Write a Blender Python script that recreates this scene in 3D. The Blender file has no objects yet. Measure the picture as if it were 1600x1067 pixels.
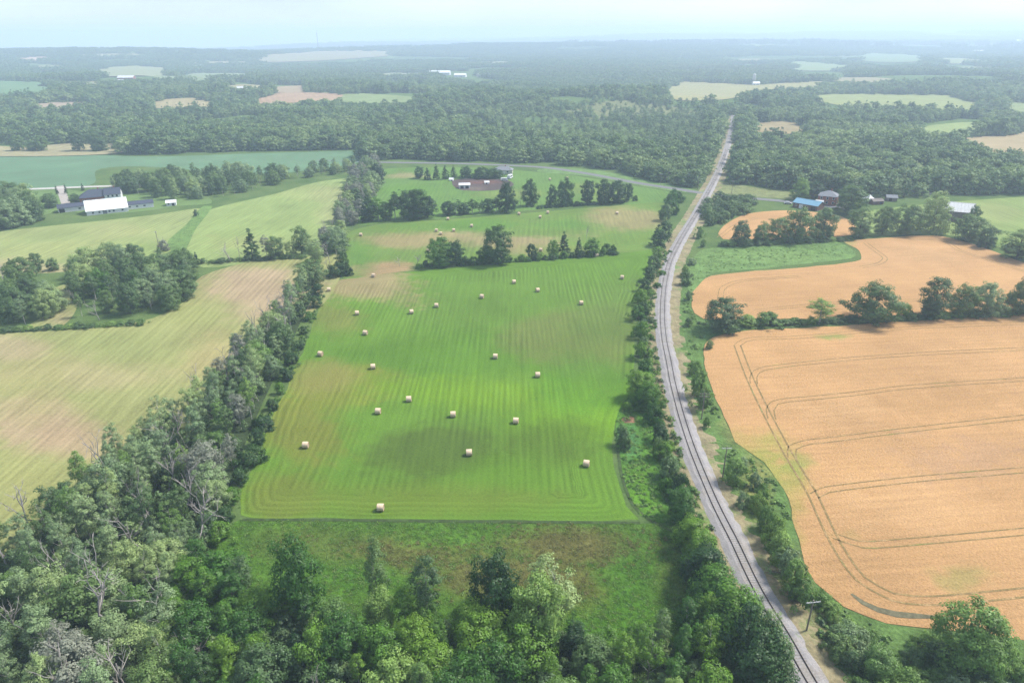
import bpy, math, random
import numpy as np
from mathutils import Vector, Matrix, geometry
R = math.radians
random.seed(7)
rng = np.random.default_rng(7)
scene = bpy.context.scene
C = scene.collection

# ------------------------------------------------------------------ camera
CAM_H, F_PX, PITCH, ROLL = 95.0, 1067.0, R(24.2), R(-0.29)
cd = bpy.data.cameras.new('camera'); cam = bpy.data.objects.new('camera', cd); C.objects.link(cam)
cd.sensor_width = 36; cd.lens = 36 * F_PX / 1600; cd.clip_start = 1; cd.clip_end = 60000
CM = Matrix.Rotation(math.pi/2 - PITCH, 3, 'X') @ Matrix.Rotation(ROLL, 3, 'Z')
cam.matrix_world = Matrix.Translation((0, 0, CAM_H)) @ CM.to_4x4()
scene.camera = cam

# ------------------------------------------------------------------ light
SUN_EL, SUN_AZ = R(52), R(70)          # azimuth from +Y (view direction) clockwise: light comes from the right, a little ahead
world = bpy.data.worlds.new('World'); scene.world = world; world.use_nodes = True
wn, wl = world.node_tree.nodes, world.node_tree.links
bg = wn['Background']
sky = wn.new('ShaderNodeTexSky'); sky.sky_type = 'NISHITA'; sky.sun_disc = False
sky.sun_elevation = SUN_EL; sky.sun_rotation = SUN_AZ
sky.air_density = 1.0; sky.dust_density = 1.0; sky.ozone_density = 1.5; sky.altitude = 300
# thin high veil over the blue, the same all round
tc = wn.new('ShaderNodeTexCoord'); mp = wn.new('ShaderNodeMapping'); mp.inputs['Scale'].default_value = (1, 1, 3)
nz = wn.new('ShaderNodeTexNoise'); nz.inputs['Scale'].default_value = 3.0; nz.inputs['Detail'].default_value = 5
rp = wn.new('ShaderNodeMapRange'); rp.inputs['From Min'].default_value = .42; rp.inputs['From Max'].default_value = .75
rp.inputs['To Min'].default_value = .70; rp.inputs['To Max'].default_value = .92
mx = wn.new('ShaderNodeMix'); mx.data_type = 'RGBA'; mx.inputs['B'].default_value = (2.0, 2.32, 2.72, 1)
wl.new(tc.outputs['Generated'], mp.inputs['Vector']); wl.new(mp.outputs[0], nz.inputs['Vector'])
wl.new(nz.outputs['Fac'], rp.inputs['Value']); wl.new(rp.outputs[0], mx.inputs['Factor'])
wl.new(sky.outputs[0], mx.inputs['A']); wl.new(mx.outputs['Result'], bg.inputs['Color'])
bg.inputs['Strength'].default_value = 0.10
sd = bpy.data.lights.new('sun', 'SUN'); sd.energy = 2.2; sd.angle = R(14); sd.color = (1, .95, .87)
sun = bpy.data.objects.new('sun', sd); C.objects.link(sun)
sdir = Vector((math.sin(SUN_AZ)*math.cos(SUN_EL), math.cos(SUN_AZ)*math.cos(SUN_EL), math.sin(SUN_EL)))
sun.rotation_euler = sdir.to_track_quat('Z', 'Y').to_euler(); sun.location = (200, 0, 300)
vs = scene.view_settings; vs.view_transform = 'Standard'; vs.look = 'None'; vs.gamma = 1; vs.exposure = 1.82
vs.use_curve_mapping = False
HAZE_D = .00030
try:
    scene.cycles.use_denoising = True; scene.cycles.volume_bounces = 2; scene.cycles.max_bounces = 6
    scene.cycles.diffuse_bounces = 3; scene.cycles.transmission_bounces = 4; scene.cycles.transparent_max_bounces = 4
except Exception: pass

# ------------------------------------------------------------------ terrain and picture -> place
def sstep(a, b, v):
    if a > b: return 1 - sstep(b, a, v)
    t = np.clip((v - a) / (b - a), 0, 1); return t*t*(3 - 2*t)
def H(x, y):
    x = np.asarray(x, float); y = np.asarray(y, float); r = np.hypot(x, y)
    h = sstep(520, 1500, r) * (4.5*np.sin(x/260 + 1.3)*np.sin(y/330 + .5) + 6*np.sin(x/610 + y/800 + 2.2) + 2)
    h = h + sstep(1800, 5000, r) * (20*np.sin(x/900 + .4)*np.sin(y/700 + 1.0) + 19*np.sin(x/1700 - y/650 + .6) + 9)
    h = h - 120*sstep(5000, 8500, r)*sstep(.15, -.45, x/(r+1))
    h = h + sstep(5500, 10500, r) * (20 + 22*np.sin(x/2300 + .3) + 14*np.sin(x/1150 + y/2600) + 30*sstep(-4000, 6000, x))
    for bx, by, sx, sy, a in BUMPS:
        h = h + a*np.exp(-((x-bx)/sx)**2 - ((y-by)/sy)**2)
    return np.minimum(h, 88)
BUMPS = [(150, 1080, 260, 130, 13), (-330, 1250, 260, 160, 8), (900, 1500, 300, 200, 8), (-1400, 2900, 700, 300, 24), (-500, 3900, 900, 400, 26), (-760, 1560, 220, 120, 9)]
def h1(x, y): return float(H(x, y))
def at(px, py, up=0.0):
    """ground point (raised by up) on the ray through a pixel of the 1600x1067 photograph"""
    d = CM @ Vector(((px-800)/F_PX, (533.5-py)/F_PX, -1)); 
    t = 30.0; st = 1.02
    f = lambda t: CAM_H + d.z*t - h1(d.x*t, d.y*t) - up
    if d.z > -.004: t0 = 9000.0; return Vector((d.x*t0, d.y*t0, h1(d.x*t0, d.y*t0) + up))
    while f(t) > 0 and t < 11500: lo = t; t *= 1.02
    hi = t
    for _ in range(30):
        m = (lo+hi)/2
        if f(m) > 0: lo = m
        else: hi = m
    return Vector((d.x*hi, d.y*hi, CAM_H + d.z*hi))
CMi = np.array(CM.transposed())
def proj(P):
    """(n,3) -> (n,2) photo pixels, and depth"""
    q = (np.asarray(P, float) - np.array([0, 0, CAM_H])) @ CMi.T
    z = np.maximum(-q[:, 2], 1e-3)
    return np.stack([800 + F_PX*q[:, 0]/z, 533.5 - F_PX*q[:, 1]/z], 1), z
def mpp(p): return proj([p])[1][0] / F_PX       # metres per photo pixel at a point
def inpoly(px, py, poly):
    px = np.asarray(px); py = np.asarray(py); r = np.zeros(px.shape, bool); n = len(poly)
    for i in range(n):
        x1, y1 = poly[i]; x2, y2 = poly[(i+1) % n]
        c = ((y1 > py) != (y2 > py)) & (px < (x2-x1)*(py-y1)/((y2-y1) or 1e-9) + x1)
        r ^= c
    return r
def catmull(P, closed, step):
    """smooth 2-D curve through P sampled about every step"""
    P = [np.array(p[:2], float) for p in P]; n = len(P); out = []
    for i in range(n if closed else n-1):
        p1, p2 = P[i], P[(i+1) % n]
        p0 = P[(i-1) % n] if closed or i > 0 else 2*p1 - p2
        p3 = P[(i+2) % n] if closed or i < n-2 else 2*p2 - p1
        L = np.linalg.norm(p2-p1); k = max(1, int(L/step))
        # centripetal-like tangents limited to the segment, so long/short neighbours do not overshoot
        t1 = (p2-p0); t2 = (p3-p1)
        t1 = t1/(np.linalg.norm(t1)+1e-9)*L*.8; t2 = t2/(np.linalg.norm(t2)+1e-9)*L*.8
        for j in range(k):
            t = j/k; a = 2*t**3-3*t*t+1; b = t**3-2*t*t+t; c = -2*t**3+3*t*t; d = t**3-t*t
            out.append(a*p1 + b*t1 + c*p2 + d*t2)
    if not closed: out.append(P[-1])
    return np.array(out)
def vnoise(x, y, s, seed=0):
    """cheap smooth noise, -1..1"""
    g = np.random.default_rng(seed); v = 0
    for k in range(5):
        a = g.uniform(0, 6.28); b = g.uniform(0, 6.28); f = s*g.uniform(.7, 1.9)
        v = v + np.sin((x*math.cos(a) + y*math.sin(a))*f + b + 1.3*np.sin((y*math.cos(a) - x*math.sin(a))*f*.7 + b*2))
    return v/3.2

# ------------------------------------------------------------------ materials
def mat(name):
    m = bpy.data.materials.new(name); m.use_nodes = True
    return m, m.node_tree.nodes, m.node_tree.links, m.node_tree.nodes['Principled BSDF']
class NB:
    """short hand for node building"""
    def __init__(s, nt): s.n, s.l = nt.nodes, nt.links
    def new(s, t, **k):
        o = s.n.new(t)
        for a, v in k.items(): setattr(o, a, v)
        return o
    def lk(s, a, b): s.l.new(a, b)
    def math(s, op, a, b=None, c=None):
        o = s.n.new('ShaderNodeMath'); o.operation = op
        for i, v in enumerate((a, b, c)):
            if v is None: continue
            if isinstance(v, (int, float)): o.inputs[i].default_value = v
            else: s.l.new(v, o.inputs[i])
        return o.outputs[0]
    def noise(s, vec, scale, detail=3, rough=.55):
        o = s.n.new('ShaderNodeTexNoise'); o.inputs['Scale'].default_value = scale
        o.inputs['Detail'].default_value = detail; o.inputs['Roughness'].default_value = rough
        if vec is not None: s.l.new(vec, o.inputs['Vector'])
        return o.outputs['Fac']
    def mix(s, f, a, b, mode='MIX'):
        o = s.n.new('ShaderNodeMix'); o.data_type = 'RGBA'; o.blend_type = mode
        for sk, v in ((o.inputs[0], f), (o.inputs[6], a), (o.inputs[7], b)):
            if isinstance(v, (int, float)): sk.default_value = v
            elif isinstance(v, tuple): sk.default_value = v if len(v) == 4 else (*v, 1)
            else: s.l.new(v, sk)
        return o.outputs[2]
    def rng(s, v, a, b, c, d):
        o = s.n.new('ShaderNodeMapRange'); s.l.new(v, o.inputs[0])
        for i, q in enumerate((a, b, c, d)): o.inputs[i+1].default_value = q
        return o.outputs[0]
    def pos(s): return s.n.new('ShaderNodeNewGeometry').outputs['Position']
    def attr(s, name, out='Color'):
        o = s.n.new('ShaderNodeAttribute'); o.attribute_name = name; return o.outputs[out]
    def scl(s, col, v):
        """colour times a value"""
        o = s.n.new('ShaderNodeVectorMath'); o.operation = 'SCALE'; s.l.new(col, o.inputs[0])
        if isinstance(v, (int, float)): o.inputs[3].default_value = v
        else: s.l.new(v, o.inputs[3])
        return o.outputs[0]
def simple(name, col, rough=.7, var=.12, scale=1.5, metal=0):
    m, n, l, b = mat(name); k = NB(m.node_tree)
    p = k.pos(); v = k.rng(k.noise(p, scale, 4), .3, .7, 1-var, 1+var)
    rgb = k.new('ShaderNodeRGB'); rgb.outputs[0].default_value = (*[v*.78 for v in col], 1)
    l.new(k.scl(rgb.outputs[0], v), b.inputs['Base Color']); b.inputs['Roughness'].default_value = rough
    b.inputs['Metallic'].default_value = metal; b.inputs['Specular IOR Level'].default_value = .3
    return m
def field_mat(name, stripe=0.0, spacing=2.6, fine=.25, mid=.18, bump=.3, fscale=1.6, speck=None, tint=None):
    """colour comes from the sheet's own colour attribute (crop and soil patches); rows, tufts and wear from nodes"""
    m, n, l, b = mat(name); k = NB(m.node_tree); p = k.pos()
    col = k.attr('Col'); u = k.attr('rows', 'Fac')
    big = k.noise(p, .035, 4); nf = k.noise(p, fscale, 4, .7)
    if stripe:
        cv = k.new('ShaderNodeCombineXYZ'); k.lk(u, cv.inputs[0]); k.lk(k.math('MULTIPLY', k.attr('along', 'Fac'), .07), cv.inputs[1])
        nm = k.noise(cv.outputs[0], .55, 5, .7)
    else: nm = k.noise(p, .22, 5, .65)
    f = k.math('ADD', k.rng(nf, .25, .75, 1-fine, 1+fine), k.rng(nm, .3, .7, -mid, mid))
    f = k.math('ADD', f, k.rng(big, .3, .7, -.12, .12))
    if stripe:
        w = k.math('ADD', u, k.rng(k.noise(cv.outputs[0], .12, 3), .3, .7, -.9, .9))
        s1 = k.math('SINE', k.math('MULTIPLY', w, 2*math.pi/spacing))
        brk = k.rng(k.noise(p, .022, 4), .4, .66, .1, 1.9)
        s = k.math('MULTIPLY', s1, brk)
        f = k.math('ADD', f, k.math('MULTIPLY', s, stripe))
    c = k.scl(col, f)
    if tint: c = k.mix(k.rng(k.noise(p, .09, 5, .7), .5, .68, 0, tint[1]), c, tint[0])
    if speck: c = k.mix(k.rng(k.noise(p, speck[2], 2), speck[1], speck[1]+.06, 0, .8), c, speck[0])
    l.new(c, b.inputs['Base Color']); b.inputs['Roughness'].default_value = .95; b.inputs['Specular IOR Level'].default_value = .08
    bm = k.new('ShaderNodeBump'); bm.inputs['Strength'].default_value = bump; bm.inputs['Distance'].default_value = .5
    l.new(nf, bm.inputs['Height']); l.new(bm.outputs[0], b.inputs['Normal'])
    return m
def leaf_mat(name, dark, mid_, light, trans=.35):
    m, n, l, b = mat(name); k = NB(m.node_tree); n.remove(b)
    oi = k.new('ShaderNodeObjectInfo'); rp = k.new('ShaderNodeValToRGB'); e = rp.color_ramp.elements
    e[0].color = (*dark, 1); e[1].color = (*light, 1); e.new(.5).color = (*mid_, 1)
    l.new(oi.outputs['Random'], rp.inputs[0])
    rnd = k.attr('rnd', 'Fac'); f = k.rng(rnd, 0, 1, .68, 1.30)
    c = k.scl(rp.outputs[0], f)
    d = k.new('ShaderNodeBsdfDiffuse'); t = k.new('ShaderNodeBsdfTranslucent'); g = k.new('ShaderNodeBsdfGlossy'); g.inputs['Roughness'].default_value = .5
    l.new(c, d.inputs[0]); l.new(k.scl(c, 1.1), t.inputs[0]); g.inputs[0].default_value = (.8, .85, .8, 1)
    ms = k.new('ShaderNodeMixShader'); ms.inputs[0].default_value = trans; l.new(d.outputs[0], ms.inputs[1]); l.new(t.outputs[0], ms.inputs[2])
    m2 = k.new('ShaderNodeMixShader'); m2.inputs[0].default_value = .025; l.new(ms.outputs[0], m2.inputs[1]); l.new(g.outputs[0], m2.inputs[2])
    l.new(m2.outputs[0], n['Material Output'].inputs[0])
    return m
LEAF = {
    'lush':   leaf_mat('leaves_lush', (.034, .105, .012), (.068, .170, .016), (.140, .260, .022)),
    'dark':   leaf_mat('leaves_dark', (.018, .056, .016), (.030, .080, .018), (.050, .110, .020)),
    'silver': leaf_mat('leaves_washed_pale', (.165, .245, .115), (.215, .300, .135), (.275, .360, .125)),  # grey-green leaves with a hazy, washed-out brightening put into the colour
    'mid':    leaf_mat('leaves_mid', (.068, .125, .046), (.098, .170, .054), (.140, .220, .060)),
    'bright': leaf_mat('leaves_bright', (.105, .195, .045), (.140, .245, .052), (.195, .305, .065)),
    'grey':   leaf_mat('leaves_grey', (.185, .200, .160), (.215, .230, .175), (.245, .255, .190)),
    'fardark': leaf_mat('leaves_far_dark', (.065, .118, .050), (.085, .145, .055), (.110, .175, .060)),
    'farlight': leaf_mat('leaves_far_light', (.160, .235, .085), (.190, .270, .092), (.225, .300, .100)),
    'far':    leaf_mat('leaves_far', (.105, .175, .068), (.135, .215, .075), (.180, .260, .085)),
}
BARK = {'brown': simple('bark_brown', (.09, .075, .06), .9, .25, 6), 'pale': simple('bark_pale', (.42, .40, .36), .85, .3, 5),
        'dead': simple('bark_dead', (.34, .31, .29), .9, .25, 5)}

# ------------------------------------------------------------------ object helpers
def mesh_obj(name, V, F, m=None, parent=None, smooth=False):
    me = bpy.data.meshes.new(name); me.from_pydata([tuple(v) for v in V], [], [tuple(f) for f in F])
    if m is not None: me.materials.append(m)
    if smooth: me.polygons.foreach_set('use_smooth', [True]*len(me.polygons))
    o = bpy.data.objects.new(name, me); C.objects.link(o)
    if parent is not None: o.parent = parent
    return o
def tag(o, label=None, cat=None, group=None, kind=None):
    for k, v in (('label', label), ('category', cat), ('group', group), ('kind', kind)):
        if v: o[k] = v
    return o
def empty(name, loc, rz=0, label=None, cat=None, group=None):
    o = bpy.data.objects.new(name, None); C.objects.link(o); o.location = loc; o.rotation_euler = (0, 0, rz)
    o.empty_display_size = .2
    return tag(o, label, cat, group)
class MB:
    def __init__(s): s.V, s.F = [], []
    def add(s, V, F):
        b = len(s.V); s.V += [tuple(v) for v in V]; s.F += [tuple(i+b for i in f) for f in F]; return s
    def box(s, x0, x1, y0, y1, z0, z1):
        return s.add([(x0,y0,z0),(x1,y0,z0),(x1,y1,z0),(x0,y1,z0),(x0,y0,z1),(x1,y0,z1),(x1,y1,z1),(x0,y1,z1)],
                     [(0,3,2,1),(4,5,6,7),(0,1,5,4),(1,2,6,5),(2,3,7,6),(3,0,4,7)])
    def tube(s, path, rad, n=6, cap=True):
        path = [Vector(p) for p in path]; rings = []
        for i, p in enumerate(path):
            d = (path[min(i+1, len(path)-1)] - path[max(i-1, 0)]).normalized()
            a = d.cross(Vector((0, 0, 1)) if abs(d.z) < .9 else Vector((1, 0, 0))).normalized(); b = d.cross(a)
            rings.append([p + (a*math.cos(6.2832*k/n) + b*math.sin(6.2832*k/n))*rad[i] for k in range(n)])
        V = [v for r in rings for v in r]; F = []
        for i in range(len(path)-1):
            for k in range(n): F.append((i*n+k, i*n+(k+1) % n, (i+1)*n+(k+1) % n, (i+1)*n+k))
        if cap: F += [tuple(range(n))[::-1], tuple((len(path)-1)*n+k for k in range(n))]
        return s.add(V, F)
    def obj(s, name, m, parent=None, smooth=False): return mesh_obj(name, s.V, s.F, m, parent, smooth)

# ------------------------------------------------------------------ ground
def ground():
    rs = [0, 40] + list(np.geomspace(70, 12000, 150)); A = np.concatenate([np.linspace(-.95, .95, 220), np.linspace(.95, 2*math.pi-.95, 60)[1:-1]])
    V, F = [], []
    for r in rs:
        for a in A: V.append((r*math.sin(a), r*math.cos(a)))
    V = np.array(V); Z = H(V[:, 0], V[:, 1]); n = len(A)
    for i in range(len(rs)-1):
        for j in range(n):
            k = (j+1) % n; F.append((i*n+j, (i+1)*n+j, (i+1)*n+k, i*n+k) if i else (i*n+j, (i+1)*n+j, (i+1)*n+k))
    m, nn, l, b = mat('rough_ground'); k = NB(m.node_tree); p = k.pos()
    ln = k.new('ShaderNodeVectorMath', operation='LENGTH'); l.new(p, ln.inputs[0])
    far = k.rng(ln.outputs['Value'], 2500, 4200, 0, 1)
    near = k.mix(k.rng(k.noise(p, .05, 6, .7), .35, .65, 0, 1), (.055, .095, .030), (.095, .135, .045))
    near = k.scl(near, k.rng(k.noise(p, 1.4, 3, .7), .25, .75, .65, 1.35))
    vo = k.new('ShaderNodeTexVoronoi'); vo.inputs['Scale'].default_value = 1/420.0
    wv = k.new('ShaderNodeVectorMath', operation='ADD'); l.new(p, wv.inputs[0])
    nzv = k.new('ShaderNodeTexNoise'); nzv.inputs['Scale'].default_value = .004; nzv.inputs['Detail'].default_value = 4; l.new(p, nzv.inputs['Vector'])
    l.new(k.scl(nzv.outputs['Color'], 300.0), wv.inputs[1]); l.new(wv.outputs[0], vo.inputs['Vector'])
    sx = k.new('ShaderNodeSeparateColor'); l.new(vo.outputs['Color'], sx.inputs[0])
    forest = k.scl(k.mix(.5, (.04, .07, .035), (.055, .09, .04)), k.rng(k.noise(p, .02, 6, .7), .3, .7, .5, 1.5))
    fld = k.mix(sx.outputs[1], (.15, .19, .07), (.26, .22, .13))
    farc = k.mix(k.rng(sx.outputs[0], .80, .82, 0, 1), forest, fld)
    l.new(k.mix(far, near, farc), b.inputs['Base Color']); b.inputs['Roughness'].default_value = 1; b.inputs['Specular IOR Level'].default_value = 0
    tag(mesh_obj('ground', [(x, y, z) for (x, y), z in zip(V, Z)], F, m, smooth=True), kind='structure')
ground()

FIELD_POLYS = []      # photo outlines kept free of trees
def field(name, poly, col, m, patches=(), off=.03, cell=2.5, rowdir=0.0, headland=0.0, keep=True, world=False, seed=1, rough=0.0, curve=0.0):
    """a draped sheet: outline smoothed, filled with a fine grid; colour patches go to the 'Col' attribute, row coordinate to 'rows'"""
    W = [tuple(p) for p in poly] if world else [at(*p)[:2] for p in poly]
    if keep and not world: FIELD_POLYS.append(poly)
    B = catmull(W, True, cell*1.5)
    if rough:
        nn = vnoise(B[:, 0], B[:, 1], .35, seed)*rough
        T = np.roll(B, -1, 0) - np.roll(B, 1, 0); T /= np.linalg.norm(T, axis=1)[:, None] + 1e-9
        B = B + np.stack([T[:, 1], -T[:, 0]], 1)*nn[:, None]
    lo, hi = B.min(0), B.max(0)
    gx, gy = np.meshgrid(np.arange(lo[0], hi[0], cell), np.arange(lo[1], hi[1], cell))
    G = np.stack([gx.ravel(), gy.ravel()], 1) + rng.uniform(-.2, .2, (gx.size, 2))*cell
    ins = inpoly(G[:, 0], G[:, 1], [tuple(b) for b in B]); G = G[ins]
    A2 = np.roll(B, -1, 0)
    def bdist(P):
        d = np.full(len(P), 1e9)
        for i in range(0, len(B)):
            e = A2[i]-B[i]; L = (e@e) or 1e-9; t = np.clip(((P-B[i])@e)/L, 0, 1); q = B[i] + t[:, None]*e
            d = np.minimum(d, np.hypot(P[:, 0]-q[:, 0], P[:, 1]-q[:, 1]))
        return d
    dG = bdist(G) if len(G) else np.zeros(0); G = G[dG > cell*.5]; dG = dG[dG > cell*.5]
    P = [Vector(b) for b in B] + [Vector(g) for g in G]
    r = geometry.delaunay_2d_cdt(P, [], [list(range(len(B)))], 1, 1e-4)
    V = np.array([tuple(v) for v in r[0]]); F = r[2]
    Z = H(V[:, 0], V[:, 1]) + off
    o = mesh_obj(name, np.column_stack([V, Z]), F, m, smooth=True)
    me = o.data
    if len(me.polygons) and me.polygons[0].normal.z < 0: me.flip_normals()
    px, _ = proj(np.column_stack([V, Z]))
    c = np.tile(np.array(col, float), (len(V), 1))
    wx = px[:, 0]*(1 + 0) + 0; w = vnoise(V[:, 0], V[:, 1], .09, seed)*.35 + vnoise(V[:, 0], V[:, 1], .03, seed+9)*.25
    for (cx, cy, rx, ry, pc, s) in patches:
        d = np.sqrt(((px[:, 0]-cx)/rx)**2 + ((px[:, 1]-cy)/ry)**2) + w + rng.normal(0, .30 if m is wheat_m else .10, len(V))
        a = (1 - sstep(.45, 1.25, d))*s
        c = c*(1-a[:, None]) + np.array(pc)*a[:, None]
    a = me.attributes.new('Col', 'FLOAT_COLOR', 'POINT'); a.data.foreach_set('color', np.column_stack([c*(FC*1.13 if m is pale_m else FC), np.ones(len(V))]).ravel())
    u = V[:, 0]*math.cos(rowdir) - V[:, 1]*math.sin(rowdir); v = V[:, 0]*math.sin(rowdir) + V[:, 1]*math.cos(rowdir)
    if curve: u = u + curve*vnoise(V[:, 0], V[:, 1], .014, seed+3)
    if headland:
        d = bdist(V); u = np.where(d < headland, d, u)
    a = me.attributes.new('rows', 'FLOAT', 'POINT'); a.data.foreach_set('value', u.astype('f'))
    a = me.attributes.new('along', 'FLOAT', 'POINT'); a.data.foreach_set('value', v.astype('f'))
    tag(o, kind='structure')
    return o
def strip(name, P, w, m, off=.06, parent=None, kind='structure', step=2.0, world=False, taper=False):
    W = [Vector(p[:2]) for p in P] if world else [at(*p)[:2] for p in P]
    B = catmull(W, False, step); T = np.gradient(B, axis=0); T /= np.linalg.norm(T, axis=1)[:, None]+1e-9
    N = np.stack([-T[:, 1], T[:, 0]], 1); n = len(B); ww = np.full(n, w/2)
    if taper: ww = ww*np.sin(np.linspace(.15, math.pi-.15, n))**.6
    L, Q = B + N*ww[:, None], B - N*ww[:, None]
    V = [(*p, h1(*p)+off) for p in L] + [(*p, h1(*p)+off) for p in Q]
    F = [(n+i, n+i+1, i+1, i) for i in range(n-1)]
    o = mesh_obj(name, V, F, m, parent)
    if kind: tag(o, kind=kind)
    return o, B, N

# colours of crops and soils
FC = .61
LUSH, YEL, OLIVE, BROWN, TAN = (.128, .245, .028), (.19, .27, .03), (.085, .135, .025), (.19, .16, .06), (.36, .29, .15)
hay_m = field_mat('mown_hay', .10, 1.75, .24, .15, .3, 1.8)
hay2_m = field_mat('mown_hay_old', .06, 2.6, .2, .15, .25, 1.2)
pale_m = field_mat('mown_hay_pale', .08, 2.3, .20, .20, .25, 1.2)
rough_m = field_mat('rough_grass', 0, 1, .45, .35, .9, 1.1)
wheat_m = field_mat('ripe_wheat', .025, 2.4, .26, .10, .8, 2.2, speck=((.36,.22,.10), .66, .9))
crop_m = field_mat('row_crop', .07, 1.5, .12, .10, .3, 1.0)
far_m = field_mat('far_field', .06, 9.0, .1, .15, .1, .3)
soil_m = field_mat('bare_soil', 0, 1, .25, .25, .6, 1.4)

HAY = [(374,806),(400,715),(440,622),(478,535),(508,462),(525,440),(570,432),(700,419),(850,406),(960,397),(1016,390),(1003,440),(992,500),(992,560),(985,612),(963,645),(957,690),(965,745),(980,790),(1000,812),(800,813),(600,811),(420,808)]
field('hay_field', HAY, LUSH, hay_m, [
    (760,470,230,60,(.13,.235,.035),.8),(590,452,95,34,(.33,.27,.13),.95),(540,500,60,40,(.22,.23,.06),.7),(700,560,220,50,(.10,.215,.022),.7),
    (900,530,110,55,(.155,.185,.05),.75),(960,480,60,50,(.13,.21,.04),.6),(540,610,110,40,(.22,.25,.04),.8),(740,615,190,34,(.16,.29,.022),.9),(930,660,130,30,(.155,.30,.020),.9),
    (900,600,80,40,(.085,.23,.02),.5),(660,700,120,55,OLIVE,.85),(870,700,90,40,(.09,.155,.02),.7),(480,680,90,60,(.20,.21,.04),.8),(430,770,80,50,(.17,.19,.035),.7),
    (700,780,260,30,(.15,.21,.03),.7),(800,740,100,30,(.105,.21,.02),.6),(500,590,60,30,(.25,.22,.07),.6)], .03, 2.0, 0.0, 9.0, rough=.5)
ROUGH = [(350,825),(374,812),(600,816),(800,818),(1000,818),(1045,822),(1075,900),(1100,970),(1130,1040),(1150,1120),(250,1120),(290,940)]
field('rough_pasture', ROUGH, (.08,.17,.022), rough_m, [
    (900,850,150,40,(.150,.125,.045),.8),(620,865,130,30,(.135,.13,.04),.75),(780,900,120,35,(.145,.125,.045),.75),(480,850,90,30,(.10,.14,.03),.7),(1000,870,60,60,(.07,.18,.02),.7),
    (700,840,90,18,(.09,.20,.025),.8),(1050,900,30,70,(.11,.16,.03),.7),(960,960,100,40,(.075,.19,.018),.8),(560,900,80,30,(.07,.19,.02),.6),(880,920,60,40,(.14,.12,.035),.6)], .05, 2.0)
strip('field_track', [(378,812),(600,813),(800,815),(1000,817)], .9, simple('wheel_rut', (.045,.075,.02), 1, .4, .8), .09)
strip('field_track', [(965,700),(972,745),(990,790),(1020,815),(1050,830)], .7, bpy.data.materials['wheel_rut'], .095)
WEED = [(968,640),(1000,612),(1020,640),(1035,690),(1050,760),(1058,815),(1035,818),(1000,805),(980,770),(966,720),(962,670)]
field('weed_patch', WEED, (.10,.225,.03), rough_m, [(985,700,25,40,(.08,.20,.07),.9),(1000,760,35,50,(.12,.27,.02),.8)], .07, 1.6)
field('dirt_pit', [(970,655),(985,650),(996,655),(990,661),(976,661)], (.30,.17,.10), soil_m, [(978,657,6,4,(.03,.02,.015),.9)], .10, .8)
MID = [(548,362),(600,350),(700,343),(850,331),(960,322),(1046,318),(1038,350),(1026,388),(960,396),(850,404),(700,417),(600,428),(540,436),(530,425),(540,390)]
field('stubble_meadow', MID, (.155,.25,.05), hay2_m, [(650,375,90,14,(.34,.27,.13),.85),(780,378,140,16,(.36,.29,.15),.85),(980,342,50,18,(.33,.28,.13),.85),(600,420,60,12,(.38,.26,.14),.9),
    (760,352,150,9,(.12,.25,.04),.8),(900,390,80,10,(.20,.25,.06),.7),(560,400,30,25,(.11,.23,.04),.7)], .048, 3.0, .05, 10)
UP = [(585,300),(600,265),(650,262),(720,262),(800,266),(900,275),(985,290),(1060,303),(1050,318),(960,320),(850,327),(700,341),(600,348),(560,352)]
field('upper_meadow', UP, (.14,.25,.055), hay2_m, [(640,275,40,6,(.32,.28,.14),.8),(640,295,60,10,(.13,.26,.04),.8),(930,300,60,12,(.20,.26,.06),.6),(800,300,50,10,(.20,.25,.07),.7)], .025, 3.0)
field('paddock', [(708,282),(740,279),(790,281),(802,290),(770,298),(720,297)], (.115,.085,.080), soil_m, [(760,285,30,4,(.20,.10,.08),.7),(740,295,25,4,(.22,.17,.13),.6)], .06, 2.0)
# left of the boundary
L1 = [(-260,540),(0,521),(60,518),(130,513),(200,507),(240,497),(290,470),(315,432),(400,407),(480,402),(535,398),(510,470),(425,530),(385,585),(345,640),(300,690),(235,720),(190,752),(140,800),(80,842),(0,900),(-260,960)]
field('west_hay_field', L1, (.28,.29,.11), pale_m, [(400,450,90,40,(.40,.30,.19),.9),(300,480,70,22,(.26,.28,.10),.7),(150,545,220,28,(.27,.30,.11),.8),(60,660,80,60,(.41,.30,.19),.8),(150,590,140,30,(.34,.30,.15),.8),
    (60,600,60,70,(.29,.28,.11),.5),(210,620,110,25,(.30,.31,.12),.7),(330,560,60,40,(.36,.31,.14),.8),(120,690,80,40,(.38,.28,.17),.8),(40,760,70,60,(.30,.30,.11),.7),(0,540,60,20,(.38,.30,.18),.7)], .035, 3.2, 0.0, 0, curve=3)
L2 = [(-260,400),(0,362),(70,354),(150,346),(240,336),(320,326),(300,350),(275,388),(215,410),(100,425),(0,432),(-260,480)]
field('west_meadow', L2, (.27,.32,.12), pale_m, [(60,390,120,22,(.31,.34,.13),.8),(180,360,100,12,(.30,.32,.13),.8),(30,420,80,14,(.38,.31,.18),.7),(230,390,60,14,(.24,.32,.10),.7)], .02, 4.0, 0.03, curve=3)
L3 = [(322,330),(430,303),(500,284),(555,279),(548,300),(520,360),(490,402),(400,410),(318,418),(285,395),(305,360)]
field('west_meadow', L3, (.25,.32,.11), pale_m, [(480,300,60,14,(.28,.33,.12),.8),(380,380,80,20,(.27,.30,.11),.8),(520,320,30,30,(.30,.32,.14),.7)], .015, 4.0, 0.05, curve=3)
field('grass_strip', [(262,378),(290,352),(318,322),(332,322),(306,358),(286,396),(272,396)], (.17,.28,.08), rough_m, (), .06, 3.0)
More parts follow.
